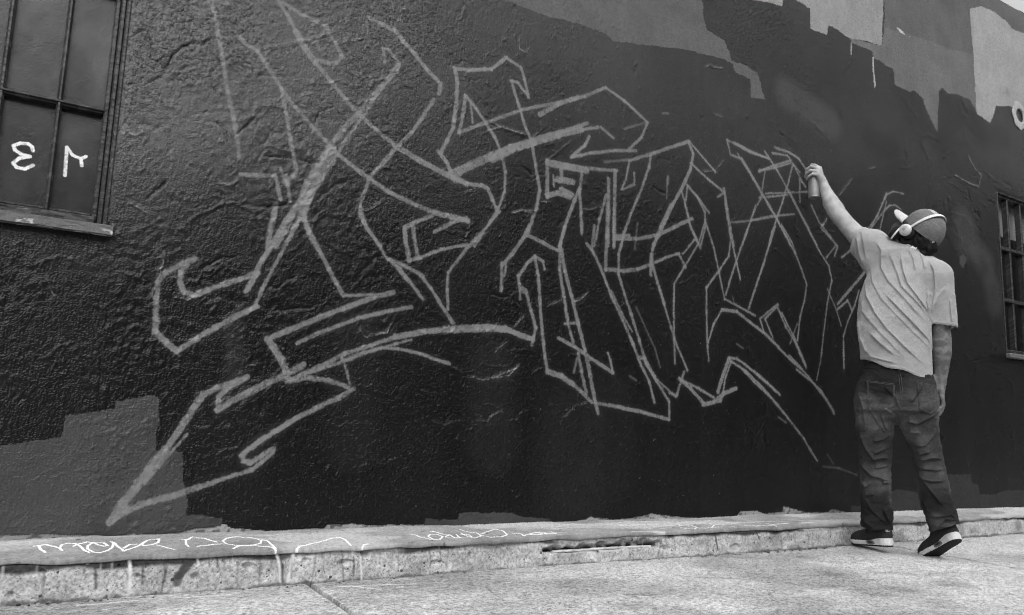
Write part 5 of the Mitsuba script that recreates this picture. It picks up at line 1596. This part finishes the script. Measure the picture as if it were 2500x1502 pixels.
principled("cap_cloth", cap_col, .9, .2, lambda p, n, uv: .0008 * noise(p.x * 500, p.y * 500, p.z * 500) + .001 * fbm(p.x * 80, p.y * 80, p.z * 80), 1.0)
principled("cap_brim", lambda p, n, uv: gray(.48 * (.8 + .4 * noise(p.x * 350, p.y * 350, p.z * 350))), .9, .2)
nphi, nth = 97, 26
ph = np.linspace(0, 2 * math.pi, nphi); th = np.linspace(0, 1, nth)
PH, TH = np.meshgrid(ph, th, indexing="ij")
rimu = .016 + .007 * np.cos(PH)                                           # the rim sinks towards the nape
ang = TH * math.pi / 2
rad_f, rad_l = np.where(np.cos(PH) < 0, .119, .094), .094
crown = .121
seamr = 1 + .010 * -np.exp(-(((PH * 3 / math.pi) % 1 - .5) / .06 - .0) ** 2 * 0) * 0 - .016 * np.exp(-((((PH + math.pi / 6) * 3 / math.pi) % 1 - .5) / .05) ** 2) * np.sin(ang)
wrk = 1 + .035 * (meshkit.noise(np.stack([np.cos(PH) * 2.2, np.sin(PH) * 2.2, TH * 3], -1), 77) - .5) * np.sin(ang)
sw = np.sin(ang) ** .86
cf, cl, cu = np.cos(PH) * rad_f * sw * seamr * wrk - .004, np.sin(PH) * rad_l * sw * seamr * wrk, rimu + (crown - rimu) * np.cos(ang) ** .95
gap = (np.abs(PH - math.pi) < .42) & (TH > .72)                                 # the half-moon opening above the strap
domeF = grid_faces(nphi, nth)
capV = hpts(np.stack([cf, cl, cu], -1).reshape(-1, 3))
padd("person__cap", (capV, domeF), "cap_cloth", label="worn grey baseball cap tipped back, brim pointing up to the left")
bt = trimesh.creation.icosphere(2, .008); bt.vertices = hpts(bt.vertices * [1, 1, .6] + [-.004, 0, crown + .001]); padd("person__cap__button", bt, "cap_cloth")
fu = np.linspace(0, 1, 14); fa = np.linspace(-1, 1, 31)
U_, A_ = np.meshgrid(fu, fa, indexing="ij")
w_ = .086 * (1 - .10 * U_ ** 2)
bf = .082 * np.sqrt(np.clip(1 - (A_ * .80) ** 2, 0, 1)) + U_ * .102 * np.sqrt(np.clip(1 - np.abs(A_) ** 2.6, 0, 1)) + .004
bl_ = A_ * w_
bu_ = .020 - .016 * A_ ** 2 - .008 * U_
top_, bot_ = hpts(np.stack([bf, bl_, bu_ + .002], -1).reshape(-1, 3)), hpts(np.stack([bf, bl_, bu_ - .002], -1).reshape(-1, 3))
padd("person__cap__brim", (np.vstack([top_, bot_]), np.vstack([grid_faces(14, 31), grid_faces(14, 31)[:, ::-1] + len(top_)])), "cap_brim", label="pale upturned brim")
sp_ = np.linspace(math.pi - .55, math.pi + .55, 24)
strap = np.array([[np.cos(a) * .121 - .004, np.sin(a) * .097, -.0 + d] for a in sp_ for d in (-.009, .009)])
padd("person__cap__strap", (hpts(strap), grid_faces(24, 2)), "cap_cloth")
bk = trimesh.creation.torus(.007, .0018, 20, 8); bk.vertices = hpts(bk.vertices[:, [2, 0, 1]] + [-.124, .028, .006]); padd("person__cap__buckle", bk, "white_plastic")

# ---- headphones: white band over the cap, two cups
ar = np.linspace(-.15, math.pi + .15, 72)
arc_ = np.stack([-.012 - .030 * np.sin(ar), np.cos(ar) * .103, .132 * np.sin(ar) - .004], -1)
tang = np.gradient(arc_, axis=0); tang /= np.linalg.norm(tang, axis=1, keepdims=True)
wid = np.array([1., 0, .0]) - tang * tang[:, :1]; wid /= np.linalg.norm(wid, axis=1, keepdims=True)
nor = np.cross(tang, wid)
hw = .0048 + .0050 * np.sin(np.clip(ar, 0, math.pi)) ** .7
sec = [(math.cos(a), math.sin(a)) for a in np.linspace(0, 2 * math.pi, 15)[:-1]]
bv = np.concatenate([[q + wid[i] * hw[i] * c * (1 if True else 0) + nor[i] * .0032 * s_ for c, s_ in sec] for i, q in enumerate(arc_)])
bfz = []
for i in range(len(arc_) - 1):
    for j in range(14):
        bfz.append([i * 14 + j, i * 14 + (j + 1) % 14, (i + 1) * 14 + (j + 1) % 14, (i + 1) * 14 + j])
bfz = np.array(bfz)
principled("shoe_grey", .14, .5, .4)
principled("glossy_white", .66, .3, .6)
principled("dark_foam", .02, .9, .2)
principled("cup_grey", .4, .4, .5)
principled("grey_plastic", .62, .4, .5)
padd("headphones__headband", (hpts(bv), np.vstack([bfz[:, [0, 1, 2]], bfz[:, [0, 2, 3]]])), "glossy_white")
tag("headphones", "white headphones worn over the cap, band across the crown", "headphones")


def turned(profile, f, l, u, side, tilt=0, sections=40):
    m = trimesh.creation.revolve(np.array(profile), sections=sections)             # axis z
    v = m.vertices
    v = np.stack([v[:, 0], v[:, 2] * side, v[:, 1] * -side], -1)
    c, s_ = math.cos(tilt), math.sin(tilt)
    v = np.stack([v[:, 0] * c - v[:, 1] * s_, v[:, 0] * s_ + v[:, 1] * c, v[:, 2]], -1)
    return trimesh.Trimesh(hpts(v + [f, l, u]), m.faces, process=False)


for k, sd in enumerate((1, -1)):
    x = "" if k == 0 else "_001"
    padd(f"headphones__ear_cup{x}", turned([(0, .022), (.012, .0225), (.024, .021), (.030, .016), (.0315, .009), (.031, .002), (0, .0)], -.006, sd * .100, -.012, sd), "glossy_white", smooth=40)
    padd(f"headphones__ear_cup{x}__ring", turned([(.0085, .0222), (.0085, .0236), (.0155, .0233), (.0155, .0215)], -.006, sd * .100, -.012, sd), "grey_plastic", smooth=30)
    padd(f"headphones__ear_cup{x}__centre", turned([(0, .0232), (.0055, .0230), (.0085, .0224), (.0085, .021)], -.006, sd * .100, -.012, sd), "cup_grey", smooth=30)
    padd(f"headphones__cushion{x}", turned([(0, .010), (.024, .010), (.030, .006), (.032, .0), (.031, -.010), (.026, -.016), (0, -.016)], -.020, sd * .090, -.018, sd), "dark_foam", smooth=40)

# ---- respirator: half mask with two round filters and straps
principled("mask_rubber", lambda p, n, uv: gray(.09 * (.7 + .5 * noise(p.x * 60, p.y * 60, p.z * 60))), .5, .5)
mk = Field([-.12, -.14, 1.52], [.16, .16, 1.78], .004)
mk.ball(head(.082, 0, -.058), [.050, .050, .058], HM, .01)
mk.ball(head(.118, 0, -.060), [.026, .030, .032], HM, .015)
mk.cut(lambda x, y, z: .045 - ((x - HC[0]) * HF[0] + (y - HC[1]) * HF[1] + (z - HC[2]) * HF[2]))
padd("respirator", mk.mesh(), "mask_rubber", label="dark half-face respirator with round filters over his mouth", cat="respirator")
for k, sd in enumerate((1, -1)):
    x = "" if k == 0 else "_001"
    pr = [(0, .034), (.026, .034), (.033, .030), (.0345, .022), (.0345, 0), (.020, -.022), (0, -.022)]
    kw = dict(f=.034, l=sd * .080, u=-.062, side=sd, tilt=sd * -1.05)
    padd(f"respirator__filter{x}", turned(pr, **kw), "dark_foam", smooth=35)
    padd(f"respirator__filter{x}__ring", turned([(.0345, .004), (.0372, .004), (.0372, .013), (.0345, .013)], **kw), "glossy_white", smooth=30)
    gr = [bbox((-.030, -.0012, .034), (.030, .0012, .037), .0005)]
    gm = []
    for o in (-.018, -.009, 0, .009, .018):
        for rot in (0, 1):
            b = bbox((-math.sqrt(.029 ** 2 - o * o), o - .0012, .033), (math.sqrt(.029 ** 2 - o * o), o + .0012, .0365), .0005)
            if rot: b.vertices = b.vertices[:, [1, 0, 2]]; b.faces = b.faces[:, ::-1]
            gm.append(b)
    g_ = cat(gm); v = g_.vertices
    v = np.stack([v[:, 0], v[:, 2] * sd, v[:, 1] * -sd], -1); c, s_ = math.cos(kw["tilt"]), math.sin(kw["tilt"])
    v = np.stack([v[:, 0] * c - v[:, 1] * s_, v[:, 0] * s_ + v[:, 1] * c, v[:, 2]], -1)
    padd(f"respirator__filter{x}__grille", trimesh.Trimesh(hpts(v + [kw["f"], kw["l"], kw["u"]]), g_.faces, process=False), "mask_rubber", smooth=False)
for k, (uu, ff_) in enumerate(((-.085, -.02), (-.03, .02))):
    a = np.linspace(.45, 2 * math.pi - .45, 60)
    q = np.stack([np.cos(a) * .095 + .0, np.sin(a) * .088, np.full_like(a, uu) + .02 * np.cos(a)], -1)
    padd(num("respirator__strap"), (hpts(np.concatenate([np.stack([q + [0, 0, -.005], q + [0, 0, .005]], 1).reshape(-1, 3)])), grid_faces(60, 2)), "mask_rubber")

# ---- spray can
CC = np.array([-.384, .170, 0])
def can_col(p, n, uv):
    h = p.z
    k = mi.Float(.24)
    k = dr.lerp(k, .30, sstep(1.95, 1.953, h) * (.5 + .5 * sstep(.45, .55, noise(p.x * 70, p.y * 70, h * 90))))
    k = dr.lerp(k, .1, pits(h, p.x - p.y, .03, .12) * .8)
    return gray(k * (.8 + .3 * noise(p.x * 300, p.y * 300, h * 300)))
principled("can_paint", can_col, .3, .5, metallic=.25)
cm = trimesh.creation.revolve(np.array([(0, .004), (.022, .003), (.029, 0), (.0325, .001), (.0333, .004), (.0325, .008), (.0322, .012), (.0322, .145), (.0333, .148), (.0325, .152), (.026, .163), (.016, .168), (0, .168)]), sections=48)
cm.vertices += CC + [0, 0, 1.926]
principled("steel", .5, .25, .5, metallic=.9)
padd("spray_can", cm, "can_paint", smooth=35, label="silver spray paint can held up to the wall in his left hand", cat="spray can")
nz = trimesh.creation.revolve(np.array([(0, .168), (.010, .168), (.010, .173), (.007, .175), (.0065, .186), (.004, .188), (0, .188)]), sections=24); nz.vertices += CC + [0, 0, 1.926]
padd("spray_can__nozzle", nz, "dark_foam", smooth=35)
rm = trimesh.creation.torus(.0325, .0014, 48, 8); rm.vertices += CC + [0, 0, 1.930]
padd("spray_can__rim", rm, "steel")

# ---- shoes
principled("shoe_mesh", lambda p, n, uv: gray(.028 * (.6 + .8 * noise(p.x * 300, p.y * 300, p.z * 300))), .8, .3, lambda p, n, uv: .0008 * noise(p.x * 500, p.y * 500, p.z * 500))
principled("shoe_white", lambda p, n, uv: gray(.72 * (.8 + .3 * fbm(p.x * 50, p.y * 50, p.z * 50))), .5, .4)
principled("outsole_black", lambda p, n, uv: gray(.012 + .01 * noise(p.x * 200, p.y * 200, p.z * 200)), .7, .3, lambda p, n, uv: .002 * sstep(.4, .6, noise(p.x * 130, p.y * 130, p.z * 130)))


def sole_outline(s, grow=0):
    """half widths along the length s in 0..1: heel, waist, ball, toe"""
    w = np.interp(s, [0, .03, .10, .25, .45, .65, .8, .92, .98, 1], [0, .020, .031, .033, .034, .043, .042, .031, .016, 0])
    return w + grow * (w > 0)


def sole_mesh(zb, zt, grow, spring, n=60, bulge=.003):
    s = np.linspace(0, 1, n); w = sole_outline(s, grow)
    x = -.065 + .295 * s
    lift = spring * np.clip((s - .72) / .28, 0, 1) ** 2
    ringv = []
    zt = zt(s) if callable(zt) else zt
    for f, zz, b in ((0, zb, -.002), (.5, (zb + zt) / 2, bulge), (1, zt, -.001)):
        zl = zz + np.zeros(n) + lift
        ww = np.maximum(w + b * (w > .005), 0)
        ringv.append(np.vstack([np.stack([x, ww, zl], -1), np.stack([x, -ww, zl], -1)[::-1]]))
    m = 2 * n; v = np.vstack(ringv); f = []
    for k in range(2):
        for j in range(m):
            f.append([k * m + j, k * m + (j + 1) % m, (k + 1) * m + (j + 1) % m, (k + 1) * m + j])
    f = np.array(f); tri = [np.vstack([f[:, [0, 1, 2]], f[:, [0, 2, 3]]])]
    for k, fl in ((0, True), (2, False)):
        g = [[k * m + j, k * m + j + 1, k * m + m - 2 - j] for j in range(n - 1)] + [[k * m + j, k * m + m - 2 - j, k * m + m - 1 - j] for j in range(n - 1)]
        tri.append(np.array(g))
    r_ = trimesh.Trimesh(v, np.vstack(tri), process=False); trimesh.repair.fix_normals(r_)
    return r_


def shoe(key, heel, fwd, pitch, roll=0):
    """heel: where the heel's underside stands in the man's frame; fwd: level direction of the toes; pitch: how far the heel is raised"""
    fx = np.array([fwd[0], fwd[1], 0]); fx /= np.linalg.norm(fx)
    ly = np.cross([0, 0, 1.], fx)
    f3 = fx * math.cos(pitch) - np.array([0, 0, math.sin(pitch)])
    u3 = np.cross(f3, ly)
    M = np.array([f3, ly, u3])
    org = np.array(heel) + f3 * .065

    def put(v): return org + np.asarray(v) @ M

    def go(name, m, b, sm=35):
        padd(f"{key}{name}", trimesh.Trimesh(put(m.vertices), m.faces, process=False), b, smooth=sm)
    up = Field([-.09, -.07, -.01], [.26, .07, .16], .003)
    up.chain([(-.030, 0, .060, .036), (.02, 0, .058, .037), (.09, 0, .052, .036), (.150, .002, .042, .036), (.190, .002, .036, .030)], .02)
    up.chain([(.145, -.012, .036, .028), (.185, -.008, .034, .024)], .02)
    up.chain([(.145, .014, .036, .028), (.185, .012, .034, .024)], .02)
    up.chain([(-.034, 0, .095, .028), (.01, 0, .095, .032), (.055, 0, .088, .030)], .02)
    up.cut(lambda x, y, z: .026 + .012 * np.clip(-x / .06, 0, 1) - z)
    up.cut(lambda x, y, z: z - .113 + .10 * np.clip(x - .04, 0, 1) - .05 * np.clip(-x - .03, 0, 1))
    up.warp(lambda p: .0025 * (meshkit.noise(p * 60, 41) - .5))
    v, f = up.mesh()
    f = f
    go("", trimesh.Trimesh(v, f, process=False), "shoe_mesh", True)
    mid_t = lambda s: .028 + .014 * smooth01(.45, .1, s)
    mid = sole_mesh(.0075, mid_t, .002, .014); go("__midsole", mid, "shoe_white")
    go("__outsole", sole_mesh(0, .0072, .0005, .014, bulge=.0005), "outsole_black")
    for sd in (-1, 1):                                                     # grey unit and air window in the midsole's side
        e = trimesh.creation.icosphere(3, 1.0); e.vertices = e.vertices * [.040, .006, .0105] + [.045, sd * .0345, .0195]
        go(f"__side_unit{'' if sd > 0 else '_001'}", e, "shoe_grey", True)
        e = trimesh.creation.icosphere(2, 1.0); e.vertices = e.vertices * [.018, .0035, .0042] + [.040, sd * .0395, .020]
        go(f"__air_window{'' if sd > 0 else '_001'}", e, "outsole_black", True)
    e = trimesh.creation.icosphere(3, 1.0); e.vertices = e.vertices * [.0050, .0145, .0085] + [-.0635, .006, .080]
    go("__heel_patch", e, "shoe_white", True)
    sw_ = []                                                               # the dark curved tick and lettering strokes on the patch
    for pts in ([(-.012, .0035), (-.010, -.001), (-.004, -.0015), (.006, .004)], [(-.002, -.006), (.001, -.0035), (.002, -.007)], [(.004, -.0065), (.008, -.004)], [(.009, -.0005), (.012, .002)]):
        sw_.append(tube([[-.0688 + .4 * (a * a) * 18, .006 + a * .8, .080 + b * .8] for a, b in pts], [.0010] + [.0015] * (len(pts) - 2) + [.0005], 6))
    go("__heel_mark", cat(sw_), "outsole_black", 30)
    lc = []
    for i, xx in enumerate(np.linspace(.062, .125, 5)):                    # laces across the tongue
        zz = .092 - (xx - .062) * .36
        lc.append(tube([[xx, -.024, zz - .012], [xx + .004, -.012, zz - .002], [xx + .004, .012, zz - .002], [xx, .024, zz - .012]], .0026, 6))
    lc.append(tube([[.058, .02, .094], [.065, .034, .080], [.060, .044, .066]], .0026, 6))
    go("__laces", cat(lc), "outsole_black", 40)
    tb = bbox((-.002, -.007, -.014), (.002, .007, .014), .001); tb.vertices += [-.060, .004, .122]; go("__pull_tab", tb, "shoe_mesh", False)


shoe("person__shoe", (-.052, -.012, .030), (-.62, .78), .13)
shoe("person__shoe_001", (.245, -.055, .100), (-.60, .80), .52)
